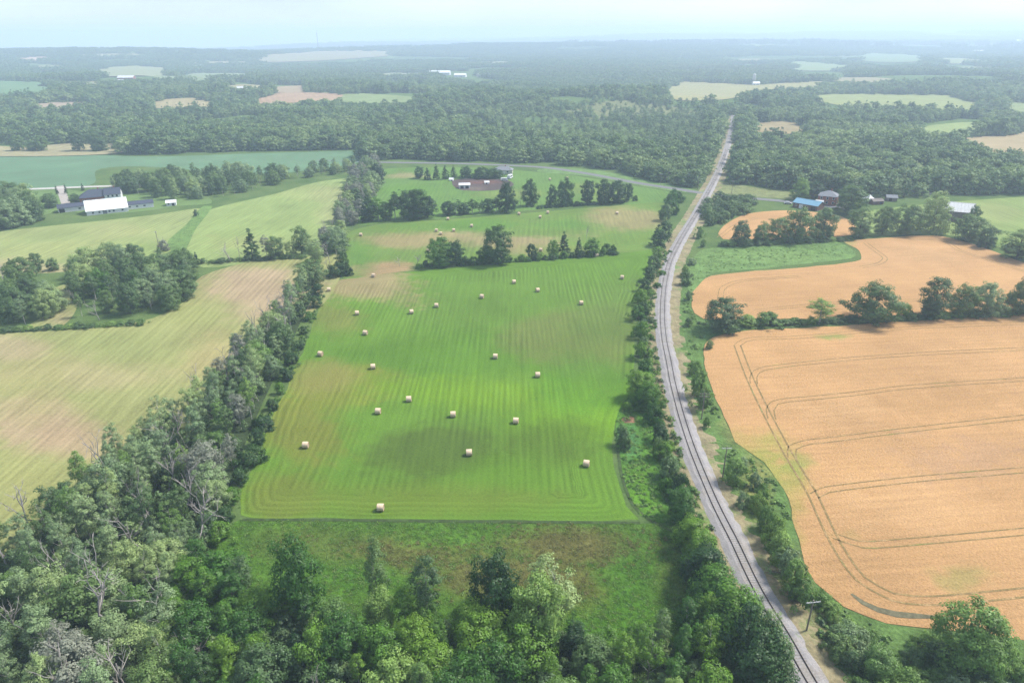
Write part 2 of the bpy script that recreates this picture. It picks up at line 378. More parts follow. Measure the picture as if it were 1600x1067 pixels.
field('grass_lane', [(85,450),(112,440),(122,475),(100,508),(62,518),(40,512),(75,490)], (.27,.29,.11), pale_m, [(100,500,30,12,(.34,.28,.16),.6)], .05, 3.0)
L4 = [(-260,246),(0,241),(150,243),(250,245),(400,240),(480,238),(562,237),(556,256),(500,264),(430,272),(330,268),(170,262),(140,290),(50,297),(0,290),(-260,310)]
field('green_crop_field', L4, (.145,.255,.14), crop_m, [(60,275,120,12,(.125,.225,.125),.6),(300,250,150,7,(.155,.265,.145),.6)], .10, 6.0, .8)
field('farm_lawn', [(60,338),(95,330),(160,336),(240,328),(275,322),(330,318),(300,300),(250,305),(140,300),(60,296),(50,310)], (.16,.25,.08), hay2_m, (), .05, 4.0)
drive_m = simple('gravel_drive', (.36,.32,.29), 1, .12, .5)
strip('driveway', [(93,291),(99,307),(106,326)], 5.0, drive_m, .12)
strip('farm_road', [(-200,300),(40,296),(145,292),(180,291)], 5.5, simple('pale_road', (.45,.43,.40), 1, .1, .5), .14)
# right of the railway
W1 = [(1099,560),(1108,532),(1150,519),(1300,510),(1500,497),(1600,491),(1800,480),(2150,470),(2300,900),(1900,1020),(1620,1003),(1560,992),(1470,986),(1385,972),(1318,948),(1275,910),(1253,860),(1238,810),(1226,765),(1192,722),(1152,690),(1126,640),(1107,595)]
WH, WD, WL = (.60,.355,.160), (.52,.305,.132), (.645,.395,.190)
field('wheat_field', W1, WH, wheat_m, [(1480,630,140,40,WD,.7),(1320,640,80,30,WL,.6),(1530,720,110,40,(.54,.33,.18),.7),(1420,800,120,40,WL,.6),(1160,690,60,25,(.42,.36,.10),.5),(1200,745,30,55,(.36,.36,.09),.9),
    (1240,800,22,60,(.44,.36,.11),.7),(1505,905,45,16,(.40,.34,.12),.7),(1290,965,60,20,WD,.6),(1245,735,14,16,(.30,.34,.08),.7),(1300,527,18,4,(.28,.34,.09),.8),(1250,720,12,14,(.34,.35,.1),.6),(1310,835,14,8,(.34,.36,.1),.7)], .10, 2.2, 1.48, rough=.5)
W2 = [(1082,480),(1086,452),(1112,432),(1180,424),(1290,415),(1345,406),(1338,388),(1318,378),(1400,371),(1468,369),(1530,385),(1600,411),(1760,460),(1720,488),(1600,487),(1450,493),(1300,498),(1180,498),(1100,498)]
field('wheat_field', W2, WH, wheat_m, [(1450,400,100,20,WL,.6),(1200,460,110,22,WD,.6),(1330,380,14,6,(.32,.34,.10),.8),(1500,460,100,20,WD,.5)], .10, 3.0, 1.45, rough=.5)
field('wheat_field', [(1122,366),(1135,350),(1170,334),(1235,329),(1305,336),(1332,348),(1336,366),(1260,374),(1180,374),(1130,374)], WH, wheat_m, (), .10, 3.5, 1.4)
field('green_fallow', [(1078,455),(1082,410),(1100,390),(1180,384),(1300,377),(1336,394),(1330,404),(1180,421),(1112,428)], (.16,.27,.08), rough_m, [(1200,400,70,10,(.19,.30,.09),.7),(1110,400,30,20,(.15,.25,.07),.7)], .075, 3.0)
G2 = [(1335,335),(1420,322),(1600,308),(1800,304),(1800,440),(1660,420),(1590,398),(1540,380),(1470,366),(1345,366)]
field('right_pasture', G2, (.25,.33,.10), hay2_m, [(1540,335,70,14,(.29,.33,.12),.7),(1500,385,70,12,(.20,.31,.07),.7),(1420,335,60,8,(.17,.27,.08),.7)], .05, 4.0)
FAR = [
 ([(135,115),(165,107),(210,104),(265,107),(258,118),(180,121)],(.30,.32,.15)),([(-60,128),(40,128),(90,138),(70,147),(-60,152)],(.15,.26,.11)),([(88,131),(160,128),(172,134),(150,139),(95,138)],(.28,.29,.14)),
 ([(30,168),(80,161),(142,160),(135,167),(60,172)],(.42,.33,.24)),([(222,167),(260,156),(300,154),(342,163),(330,169),(240,170)],(.40,.34,.18)),([(240,126),(300,115),(395,116),(398,123),(300,129)],(.24,.30,.15)),
 ([(12,96),(50,90),(86,93),(60,98)],(.55,.40,.30)),([(395,159),(430,147),(510,146),(537,150),(500,161),(420,164)],(.44,.30,.19)),([(430,137),(475,135),(478,145),(432,146)],(.40,.31,.2)),
 ([(512,157),(540,147),(620,150),(682,157),(660,161),(560,162)],(.24,.31,.12)),([(398,97),(425,86),(500,81),(612,81),(600,89),(500,96)],(.33,.31,.18)),([(575,116),(670,115),(674,120),(600,125)],(.30,.33,.2)),
 ([(1040,142),(1060,128),(1110,130),(1180,133),(1282,128),(1286,137),(1200,143),(1130,157),(1055,157)],(.36,.34,.15)),([(1220,102),(1250,97),(1330,104),(1332,111),(1260,112)],(.25,.32,.14)),
 ([(1328,91),(1360,84),(1440,88),(1442,97),(1380,99)],(.22,.30,.14)),([(1460,92),(1500,92),(1572,99),(1480,101)],(.28,.32,.15)),([(1262,151),(1300,148),(1480,150),(1532,165),(1512,174),(1380,170),(1300,164)],(.30,.34,.12)),
 ([(1430,201),(1500,192),(1527,192),(1522,206),(1480,213),(1440,210)],(.28,.35,.12)),([(1500,216),(1560,213),(1640,205),(1660,248),(1560,242),(1500,223)],(.42,.33,.18)),([(1172,193),(1230,190),(1274,203),(1250,210),(1180,207)],(.36,.29,.15)),
 ([(1570,161),(1700,165),(1700,184),(1590,180)],(.27,.33,.13)),([(-90,226),(40,231),(110,224),(187,225),(182,241),(-90,243)],(.38,.34,.19)),([(1290,124),(1340,122),(1400,126),(1330,131)],(.34,.31,.18)),
 ([(292,101),(345,97),(400,98),(350,103)],(.34,.33,.2)),([(1030,112),(1090,109),(1150,112),(1090,116)],(.26,.31,.15)),([(1120,96),(1190,93),(1230,96),(1160,100)],(.33,.32,.17)),([(700,100),(790,97),(850,100),(770,104)],(.27,.30,.16)),([(1440,108),(1540,106),(1620,112),(1520,115)],(.30,.33,.16)),([(330,136),(385,133),(420,137),(370,142)],(.36,.33,.18)),([(1500,130),(1580,128),(1640,133),(1560,137)],(.36,.31,.17)),([(105,88),(180,85),(240,88),(160,91)],(.33,.33,.19)),([(40,107),(90,103),(120,108),(60,112)],(.3,.32,.18)),([(840,120),(930,117),(985,123),(900,126)],(.16,.2,.1)),([(1180,72),(1300,69),(1380,74),(1250,78)],(.2,.24,.15))]
for poly, c in FAR[:-2]:
    s = mpp(at(*poly[0])); pf = at(*poly[0]); field('far_field', poly, c, far_m, (), .5 + max(0, pf.length-900)/1100, max(9, s*5), rng.uniform(-1, 1))
field('scrub_clearing', [(880,178),(940,160),(1000,158),(1060,168),(1090,178),(1000,184),(920,188)], (.20,.22,.09), rough_m, (), .5, 10, keep=False)
# ------------------------------------------------------------------ roads and railway
asph = simple('worn_asphalt', (.16,.16,.165), .9, .15, .6)
strip('road', [(480,250),(600,254),(720,256),(850,262),(920,272),(1000,287),(1060,296),(1103,303),(1160,309),(1240,316),(1330,327)], 6.5, asph, .10)
verge_m = rough_m
field('road_verge', [(840,268),(860,262),(930,266),(1000,280),(1085,297),(1095,301),(1060,300),(1000,290),(920,276)], (.17,.28,.09), verge_m, (), .07, 3)
field('road_verge', [(1112,300),(1130,285),(1170,292),(1240,300),(1300,308),(1330,320),(1240,312),(1160,306)], (.24,.27,.11), verge_m, (), .07, 3)
RAIL = [(1146,180),(1143,200),(1135,235),(1121,272),(1106,302),(1088,335),(1064,375),(1046,412),(1037,455),(1035,500),(1039,540),(1044,562),(1051,600),(1064,650),(1080,700),(1100,750),(1122,800),(1148,850),(1171,900),(1193,942),(1229,1000),(1263,1062),(1314,1140),(1455,1330)]
rv = [at(*p)[:2] for p in RAIL]
RC = catmull(rv, False, .64)
# resample evenly
s_ = np.concatenate([[0], np.cumsum(np.linalg.norm(np.diff(RC, axis=0), axis=1))]); SL = np.arange(0, s_[-1], .64)
RC = np.stack([np.interp(SL, s_, RC[:, 0]), np.interp(SL, s_, RC[:, 1])], 1)
for _ in range(30): RC[1:-1] = (RC[:-2] + 2*RC[1:-1] + RC[2:])/4
RT = np.gradient(RC, axis=0); RT /= np.linalg.norm(RT, axis=1)[:, None]; RN = np.stack([-RT[:, 1], RT[:, 0]], 1)
RZ = H(RC[:, 0], RC[:, 1])
def sweep(prof, idx, name, m, parent=None, jitter=0):
    n = len(prof); V, F = [], []
    for i in idx:
        for (o_, z_) in prof:
            j = rng.uniform(-jitter, jitter) if jitter else 0
            V.append((RC[i, 0]+RN[i, 0]*(o_+j), RC[i, 1]+RN[i, 1]*(o_+j), RZ[i]+z_+j*.15))
    for a in range(len(idx)-1):
        for b in range(n-1): F.append((a*n+b, a*n+b+1, (a+1)*n+b+1, (a+1)*n+b))
    return mesh_obj(name, V, F, m, parent)
bal_m, n_, l_, b_ = mat('ballast'); k = NB(bal_m.node_tree); p = k.pos()
c = k.mix(k.rng(k.noise(p, .3, 5, .7), .35, .7, 0, 1), (.20,.19,.195), (.265,.245,.24)); c = k.mix(k.rng(k.noise(p, .16, 5, .75), .52, .68, 0, .55), c, (.20,.165,.12)); c = k.mix(k.rng(k.noise(p, .5, 5, .8), .62, .68, 0, .7), c, (.10,.15,.05)); c = k.scl(c, k.rng(k.noise(p, 4, 2, .8), .2, .8, .68, 1.32))
l_.new(c, b_.inputs['Base Color']); b_.inputs['Roughness'].default_value = .95
bp = k.new('ShaderNodeBump'); bp.inputs['Strength'].default_value = .8; bp.inputs['Distance'].default_value = .1; l_.new(k.noise(p, 5, 2, .8), bp.inputs['Height']); l_.new(bp.outputs[0], b_.inputs['Normal'])
idx = list(range(0, len(RC), 3))
vb = sweep([(-6.2,.04),(-3.4,.10),(3.4,.10),(6.8,.04)], idx, 'track_verge', field_mat('dry_verge', 0, 1, .3, .35, .6, 1.0, tint=((.10,.17,.045), 1)), jitter=.35)
a = vb.data.attributes.new('Col', 'FLOAT_COLOR', 'POINT'); a.data.foreach_set('color', np.tile([.20,.17,.10,1], len(vb.data.vertices)).astype('f')); tag(vb, kind='structure')
tag(sweep([(-2.9,.08),(-2.5,.22),(-1.6,.52),(1.6,.52),(2.5,.22),(3.0,.08)], idx, 'ballast_bed', bal_m, jitter=.22), kind='structure')
tr = empty('railway_track', (0,0,0), 0, 'single railway track curving on pale grey ballast beside the hay field', 'railway track')
rail_m = simple('rail_steel', (.09,.065,.055), .5, .2, 1, .3)
for s in (-1, 1): sweep([(s*.7535-.07,.55),(s*.7535-.04,.74),(s*.7535+.04,.74),(s*.7535+.07,.55)], list(range(0, len(RC), 2)), 'rail', rail_m, tr)
slp_m = simple('old_timber', (.26,.24,.225), .95, .3, 2)
sb = MB().box(-1.3,1.3,-.115,.115,0,.17)
dist = np.hypot(RC[:, 0], RC[:, 1]); order = [i for i in np.argsort(dist) if abs(proj([(RC[i,0],RC[i,1],.5)])[0][0][0]-800) < 830 and proj([(RC[i,0],RC[i,1],.5)])[0][0][1] < 1080]
near = set(order[:300]); base = None
for i in order[:300]:
    if base is None: base = o = sb.obj('sleeper', slp_m, tr)
    else: o = base.copy(); C.objects.link(o)
    o.location = (RC[i,0], RC[i,1], RZ[i]+.375); o.rotation_euler = (0, 0, math.atan2(RN[i,1], RN[i,0]) + rng.normal(0,.02))
far_s = MB()
for i in order[300:900]:
    c0 = Vector((RC[i,0], RC[i,1], RZ[i]+.375)); n0 = Vector((*RN[i],0)); t0 = Vector((*RT[i],0)); up = Vector((0,0,.17))
    q = [c0+n0*a_*1.3+t0*b_*.115+up*u_ for u_ in (0,1) for a_, b_ in ((-1,-1),(1,-1),(1,1),(-1,1))]
    far_s.add(q, [(4,5,6,7),(0,1,5,4),(1,2,6,5),(2,3,7,6),(3,0,4,7)])
tag(far_s.obj('distant_sleepers', slp_m, tr), kind='stuff')
# weedy ground on the right of the track, up to the wheat
field('weedy_verge', [(1062,480),(1072,440),(1082,452),(1080,482),(1096,500),(1160,512),(1106,528),(1098,560),(1106,596),(1126,642),(1152,692),(1192,724),(1226,767),(1238,812),(1253,862),(1275,912),(1318,950),(1390,975),(1480,990),(1640,1008),(1640,1140),(1360,1140),(1290,1030),(1225,930),(1180,850),(1140,770),(1105,690),(1080,620),(1064,550)],
      (.125,.215,.06), rough_m, [(1180,770,25,60,(.25,.25,.08),.8),(1280,990,40,60,(.26,.22,.12),.85),(1240,900,30,50,(.24,.21,.11),.8),(1140,650,20,50,(.22,.24,.08),.8),(1110,560,15,60,(.14,.28,.07),.7)], .06, 2.2)
# wheel tracks left standing in the wheat
tram_m, n_, l_, b_ = mat('tramline_soil'); k = NB(tram_m.node_tree); p = k.pos()
c = k.mix(k.rng(k.noise(p, .35, 6, .75), .50, .72, 0, 1), (.17,.125,.055), (.40,.26,.13)); c = k.mix(k.rng(k.noise(p, .09, 3), .58, .66, 0, .7), c, (.14,.17,.05))
l_.new(k.scl(c, k.rng(k.noise(p, 3, 3), .3, .7, .7, 1.3)), b_.inputs['Base Color']); b_.inputs['Roughness'].default_value = 1; b_.inputs['Specular IOR Level'].default_value = .05
def tram(P, gap=1.9, w=.38):
    W = [at(*p)[:2] for p in P]; B = catmull(W, False, 2.0); T = np.gradient(B, axis=0); T /= np.linalg.norm(T, axis=1)[:, None]; N = np.stack([-T[:,1],T[:,0]],1)
    for s in (-1, 1): strip('tramline', [tuple(v) for v in (B + N*s*gap/2)[::2]], w, tram_m, .14, world=True)
tram([(1152,540),(1172,592),(1200,650),(1232,710),(1268,770),(1291,820),(1312,860),(1345,905),(1395,933),(1450,939),(1520,934),(1610,925),(1800,905)], 2.1, .45)
tram([(1152,540),(1170,530),(1230,528),(1300,523),(1420,513),(1610,505)], 2, .25)
tram([(1178,600),(1178,586),(1190,577),(1240,570),(1330,561),(1460,552),(1610,545)], 2, .28)
tram([(1206,655),(1204,634),(1220,627),(1260,623),(1330,616),(1420,605),(1620,592)], 2, .3)
tram([(1238,716),(1238,700),(1252,693),(1300,687),(1420,672),(1620,650)], 2.0, .34)
tram([(1272,775),(1290,766),(1340,759),(1440,748),(1620,733)], 2.0, .34)
tram([(1305,838),(1325,849),(1365,851),(1420,847),(1500,840),(1630,828)], 2.0, .34)
strip('trampled_wheat', [(1330,928),(1348,942),(1372,953),(1400,960),(1440,963),(1470,965)], 1.5, simple('flattened_wheat', (.13,.12,.07), 1, .4, 1.2), .145, taper=True)
tram([(1352,380),(1372,395),(1383,404),(1372,413),(1345,418)], 2, .4)
tram([(1420,374),(1470,376),(1500,392),(1545,407),(1600,424),(1660,440)], 2, .35)
tram([(1123,372),(1150,352),(1185,340)], 2, .35)
tram([(1125,470),(1130,450),(1155,440),(1250,432)], 2, .3); tram([(1180,486),(1300,474),(1420,470),(1580,466)], 2, .25)
# ------------------------------------------------------------------ vegetation prototypes
def cards_mesh(name, P, N, size, rnd, elong=1.5):
    """many leaf-sized faces: centres P, facing N"""
    n = len(P); N = N/(np.linalg.norm(N, axis=1)[:, None]+1e-9)
    a = np.cross(N, rng.normal(size=(n, 3))); a /= np.linalg.norm(a, axis=1)[:, None]+1e-9; b = np.cross(N, a)
    s = (size*rng.uniform(.6, 1.35, n))[:, None]
    c = [P - a*s*elong*.5, P - b*s*.5 + N*s*.12, P + a*s*elong*.5, P + b*s*.5 + N*s*.12]
    V = np.stack(c, 1).reshape(-1, 3)
    me = bpy.data.meshes.new(name); me.vertices.add(4*n); me.vertices.foreach_set('co', V.ravel())
    me.loops.add(4*n); me.loops.foreach_set('vertex_index', np.arange(4*n, dtype='i'))
    me.polygons.add(n); me.polygons.foreach_set('loop_start', np.arange(0, 4*n, 4, dtype='i'))
    me.update(calc_edges=True); me.validate()
    at_ = me.attributes.new('rnd', 'FLOAT', 'POINT'); at_.data.foreach_set('value', np.repeat(rnd, 4).astype('f'))
    return me
def limbs(mb, h, base_r, clumps, n_limb, lean=0.03, top=.9, sides=6):
    """trunk and limbs reaching towards some of the leaf clumps"""
    ph = rng.uniform(0, 6.28); bend = rng.uniform(-lean, lean, 2)*h
    tp = []; tr_ = []
    for i in range(7):
        t = i/6; tp.append((bend[0]*t*t + .08*math.sin(4*t+ph)*h*.03, bend[1]*t*t + .08*math.cos(3*t+ph)*h*.03, t*h*top)); tr_.append(base_r*(1-t)**.8 + .02)
    mb.tube(tp, tr_, sides)
    if len(clumps) == 0: return
    for c in clumps[rng.choice(len(clumps), min(n_limb, len(clumps)), replace=False)]:
        z0 = max(.15*h, c[2] - math.hypot(c[0], c[1])*rng.uniform(.8, 1.3)); t = min(z0/(h*top), .92)
        s = Vector(tp[min(6, int(t*6))]).lerp(Vector(tp[min(6, int(t*6)+1)]), t*6 % 1) if t < .99 else Vector(tp[6])
        e = Vector(c); m_ = s.lerp(e, .5) + Vector(rng.normal(0, .25, 3)) + Vector((0, 0, -.06*(e-s).length))
        r0 = base_r*(1-t)**.8*.55 + .02
        mb.tube([s, m_, e], [r0, r0*.6, .015], 4)
def crown(kind, h, Rw, zb, n_cl, per, size, rc):
    """leaf clumps over the crown's volume -> (P, N, rnd, clump centres)"""
    cl = []; k = rng.uniform(0, 6.28, 4); tries = 0
    while len(cl) < n_cl and tries < 20000:
        tries += 1
        t = rng.uniform(0, 1); th = rng.uniform(0, 6.28)
        if kind == 'cone': prof = (1-t)**.85*1.0 + .04
        elif kind == 'oval': prof = math.sin(math.pi*min(1, t*.88+.13))**.7
        elif kind == 'dome': prof = math.sqrt(max(0, 1-((t-.28)/.74)**2))
        elif kind == 'bush': prof = math.sqrt(max(0, 1-(t*.96)**2))
        else: prof = math.sqrt(max(0, 1-((t-.45)/.58)**2))
        lob = 1 + .20*math.sin(2*th+k[0]+3*t) + .16*math.sin(3*th+k[1]-5*t) + .10*math.sin(7*th+k[2]+8*t)
        if rng.uniform() > prof+.12: continue
        rr = prof*lob*Rw*(rng.uniform(.62, 1.0) if rng.uniform() < .8 else rng.uniform(.15, .62))
        z = zb + t*(h-zb)*(1 + .05*math.sin(3*th+k[3]))
        c = np.array([rr*math.cos(th), rr*math.sin(th), z])
        if kind in ('broad', 'oval', 'dome') and any(np.linalg.norm(c-q) < rc*.62 for q in cl): continue
        cl.append(c)
    cl = np.array(cl); P, N, Q = [], [], []
    cen = np.array([0, 0, zb + .40*(h-zb)])
    for c in cl:
        m = max(4, int(per*rng.uniform(.55, 1.35))); r_ = rc*rng.uniform(.7, 1.25)
        d = rng.normal(size=(m, 3)); d[:, 2] = d[:, 2]*.8 + .25; d /= np.linalg.norm(d, axis=1)[:, None]
        out = (c-cen); out = out/(np.linalg.norm(out)+1e-9)
        p = c + d*np.array([r_, r_, r_*.75])*rng.uniform(.55, 1.08, (m, 1))
        P.append(p); N.append(d*.9 + out*.6 + rng.normal(0, .30, (m, 3)) + np.array([0, 0, .35])); Q.append(np.clip(rng.normal(.42 + .22*rng.normal(), .18, m), 0, 1))
    return np.vstack(P), np.vstack(N), np.concatenate(Q), cl
PROTO = {}
# kind: shape, height, radius, crown base, clumps, cards, card size, clump radius, bark, trunk radius, limbs
SPEC = {
 'broadleaf_tree': [('broad', 12, 4.6, .9, 125, 36, .42, 1.1, 'brown', .24, 16), ('dome', 11, 4.9, .5, 130, 36, .42, 1.1, 'brown', .25, 16), ('broad', 12.5, 4.0, .7, 115, 36, .40, 1.05, 'brown', .22, 14), ('dome', 9.5, 4.3, .2, 115, 34, .40, 1.05, 'brown', .2, 12)],
 'poplar_tree': [('oval', 15, 2.7, 3.6, 72, 30, .34, .82, 'pale', .17, 18), ('oval', 14, 2.3, 4.2, 56, 28, .32, .78, 'pale', .15, 16), ('oval', 16, 3.0, 4.8, 66, 30, .34, .85, 'pale', .18, 20), ('broad', 14.5, 3.0, 5.0, 52, 26, .33, .8, 'pale', .16, 22)],
 'conifer_tree': [('cone', 12, 2.9, .6, 120, 24, .30, .55, 'brown', .18, 6), ('cone', 10.5, 2.3, .5, 105, 24, .28, .5, 'brown', .16, 6)],
 'shrub': [('bush', 3.6, 2.4, .1, 44, 30, .30, .62, 'brown', .07, 8), ('bush', 3.0, 2.8, .1, 48, 30, .30, .62, 'brown', .07, 8), ('dome', 4.6, 2.2, .3, 48, 30, .31, .65, 'brown', .09, 8)],
}
def make_proto(kind, i):
    sh, h, Rw, zb, nc, per, sz, rc, bark, tr0, nl = SPEC[kind][i]
    per, sz = int(per*2.7), sz*.61
    P, N, Q, cl = crown(sh, h, Rw, zb, nc, per, sz, rc)
    cm = cards_mesh('crown', P, N, sz, Q); cm.materials.append(LEAF['lush'])
    mb = MB(); limbs(mb, h, tr0, cl, nl, top=.93 if sh == 'cone' else .84)
    tm = bpy.data.meshes.new('trunk'); tm.from_pydata(mb.V, [], mb.F); tm.materials.append(BARK[bark])
    return tm, cm, h, Rw
for kd in SPEC: PROTO[kd] = [make_proto(kd, i) for i in range(len(SPEC[kd]))]
def dead_proto(h, spread, seed):
    mb = MB(); br = MB(); g = np.random.default_rng(seed)
    def grow(mb_, p, d, L, r, depth):
        pts = [p]; q = p; dd = d
        for i in range(3):
            dd = (dd + Vector(g.normal(0, .13, 3)) + Vector((0, 0, .04))).normalized(); q = q + dd*L/3; pts.append(q)
        mb_.tube(pts, [r, r*.85, r*.68, r*.5], 5 if depth == 0 else 4)
        if depth >= 3: return
        for s in range(int(g.integers(3, 6)) if depth == 0 else int(g.integers(2, 4))):
            i = int(g.integers(1, 4)); nd = (dd + Vector(g.normal(0, .55*spread, 3)) + Vector((0, 0, .15))).normalized()
            grow(br, pts[i], nd, L*g.uniform(.42, .62), r*(.62 if i < 3 else .5), depth+1)
    grow(mb, Vector((0, 0, 0)), Vector((g.normal(0, .06), g.normal(0, .06), 1)).normalized(), h*.62, .14, 0)
    out = []
    for nme, b in (('trunk', mb), ('branches', br)):
        me = bpy.data.meshes.new(nme); me.from_pydata(b.V, [], b.F); me.materials.append(BARK['dead']); out.append(me)
    return out[0], out[1], h, 2.5
PROTO['dead_tree'] = [dead_proto(12, .9, 3), dead_proto(11, 1.2, 11), dead_proto(13, .7, 23), dead_proto(9, 1.4, 31)]

COUNT = {}
def plant(kind, loc, h, w=None, leaf='lush', label=None, group=None, var=None, cat=None):
    """one tree or shrub: an Empty at its foot with a trunk and a crown"""
    i = int(rng.integers(len(PROTO[kind]))) if var is None else var
    tm, cm, ph, pr = PROTO[kind][i]
    t = empty(kind, loc, rng.uniform(0, 6.28), label, cat or {'shrub': 'shrub'}.get(kind, 'tree'), group)
    sz = h/ph; sx = (w/2/pr) if w else sz*rng.uniform(.85, 1.15)
    t.scale = (sx, sx*rng.uniform(.9, 1.1), sz)
    o = bpy.data.objects.new('stems' if kind == 'shrub' else 'trunk', tm); C.objects.link(o); o.parent = t
    c = bpy.data.objects.new('branches' if kind == 'dead_tree' else 'crown', cm); C.objects.link(c); c.parent = t
    if kind != 'dead_tree':
        c.material_slots[0].link = 'OBJECT'; c.material_slots[0].material = LEAF[leaf]
    COUNT[kind] = COUNT.get(kind, 0)+1
    return t
def tree_px(kind, px, base, top, wpx=None, leaf='lush', label=None, group=None, var=None):
    """a tree whose foot and top the photograph shows"""
    p = at(px, base); s = mpp(p); dep = PITCH + math.atan((base-533.5)/F_PX)
    h = (base-top)*s/max(.5, math.cos(dep)); w = wpx*s if wpx else None
    return plant(kind, p, h, w, leaf, label, group, var)
def scatter(poly, dmin, n_max=4000, world=False, reject=()):
    W = poly if world else [tuple(at(*p)[:2]) for p in poly]
    A = np.array(W); lo, hi = A.min(0), A.max(0); pts = []; grid = {}
    n_try = int((hi-lo).prod()/dmin**2*6)
    c = rng.uniform(lo, hi, (n_try, 2)); c = c[inpoly(c[:, 0], c[:, 1], W)]
    for q in reject:
        pp, _ = proj(np.column_stack([c, H(c[:, 0], c[:, 1])])); c = c[~inpoly(pp[:, 0], pp[:, 1], q)]
    for p in c:
        g = (int(p[0]//dmin), int(p[1]//dmin))
        if any(math.hypot(p[0]-q[0], p[1]-q[1]) < dmin for a in (-1,0,1) for b in (-1,0,1) for q in grid.get((g[0]+a, g[1]+b), ())): continue
        grid.setdefault(g, []).append(p); pts.append((float(p[0]), float(p[1])))
        if len(pts) >= n_max: break
    return pts
def choose(w):
    k = list(w); v = np.array([w[a] for a in k], float); return k[int(rng.choice(len(k), p=v/v.sum()))]
def wood(poly, dmin, mixk, leafs, hs, where, rows=('far', 'middle', 'near'), cols=('west', 'east'), reject=()):
    """a wood planted tree by tree; its trees are told apart by sort, shade and where in the wood they stand"""
    ys = [max(0, min(1067, q[1])) for q in poly]; xs = [max(0, min(1600, q[0])) for q in poly]; y0, y1, x0, x1 = min(ys), max(ys), min(xs), max(xs)
    for x, y in scatter(poly, dmin, reject=reject):
        kd = choose(mixk); lf = choose(leafs); ha, hb = hs.get(kd, hs['*']); z = h1(x, y); h = rng.uniform(ha, hb)
        (b, t_), _ = proj([(x, y, z), (x, y, z+h)])
        if max(b[0], t_[0]) < -25 or min(b[0], t_[0]) > 1625 or t_[1] > 1085: continue
        sort = {'broadleaf_tree': 'rounded leafy tree', 'poplar_tree': 'slim pale-stemmed tree', 'dead_tree': 'bare dead tree', 'conifer_tree': 'dark pointed evergreen', 'shrub': 'low leafy shrub'}[kd]
        shade = {'silver': 'grey-green ', 'lush': 'deep green ', 'dark': 'blackish-green ', 'mid': 'dull green ', 'bright': 'light green ', 'grey': 'ashen '}[lf] if kd not in ('dead_tree', 'conifer_tree') else ''
        tall = '' if kd in ('shrub', 'dead_tree') else ('tall ' if h > ha + .7*(hb-ha) else ('small ' if h < ha + .3*(hb-ha) else ''))
        rw = rows[min(len(rows)-1, max(0, int((b[1]-y0)/(y1-y0+1)*len(rows))))]; cl_ = cols[min(len(cols)-1, max(0, int((b[0]-x0)/(x1-x0+1)*len(cols))))]
        lb = f'{tall}{shade}{sort}, {rw} {cl_}, {where}'.replace(' ,', ',')
        plant(kd, (x, y, z), h, None, lf, lb, f'{tall}{shade}{sort}s, {rw} {cl_}, {where}')

# -- the wood along the west boundary
WA = [(-120,905),(0,872),(80,815),(140,770),(190,725),(230,690),(300,668),(340,605),(375,560),(412,522),(450,490),(476,456),(498,438),(478,480),(448,545),(416,612),(382,690),(355,770),(335,830),(312,890),(290,960),(250,1110),(120,1330),(-260,1330),(-330,1000)]
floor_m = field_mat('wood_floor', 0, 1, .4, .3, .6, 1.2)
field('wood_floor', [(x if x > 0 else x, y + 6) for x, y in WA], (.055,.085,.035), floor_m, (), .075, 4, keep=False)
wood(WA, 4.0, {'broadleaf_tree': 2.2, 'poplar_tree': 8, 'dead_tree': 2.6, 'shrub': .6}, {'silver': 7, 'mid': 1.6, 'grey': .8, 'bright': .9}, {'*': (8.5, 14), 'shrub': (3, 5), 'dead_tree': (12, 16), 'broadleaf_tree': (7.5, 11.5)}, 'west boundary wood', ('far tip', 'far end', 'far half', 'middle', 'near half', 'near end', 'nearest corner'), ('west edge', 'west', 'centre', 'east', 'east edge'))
# -- dark fringe inside the boundary
for (px, py) in [(352,845),(362,815),(372,785),(384,755),(395,725),(407,695),(418,668),(430,640),(441,615),(452,592),(463,568),(473,545),(482,522),(490,500),(498,480),(506,462)]:
    p = at(px - 5 + rng.uniform(-4, 2), py); plant('shrub', p, rng.uniform(2.8, 4.6), None, choose({'lush': 2, 'dark': 2}), 'dark green shrub in the hedge on the west edge of the green hay field', 'shrubs of the west field hedge')
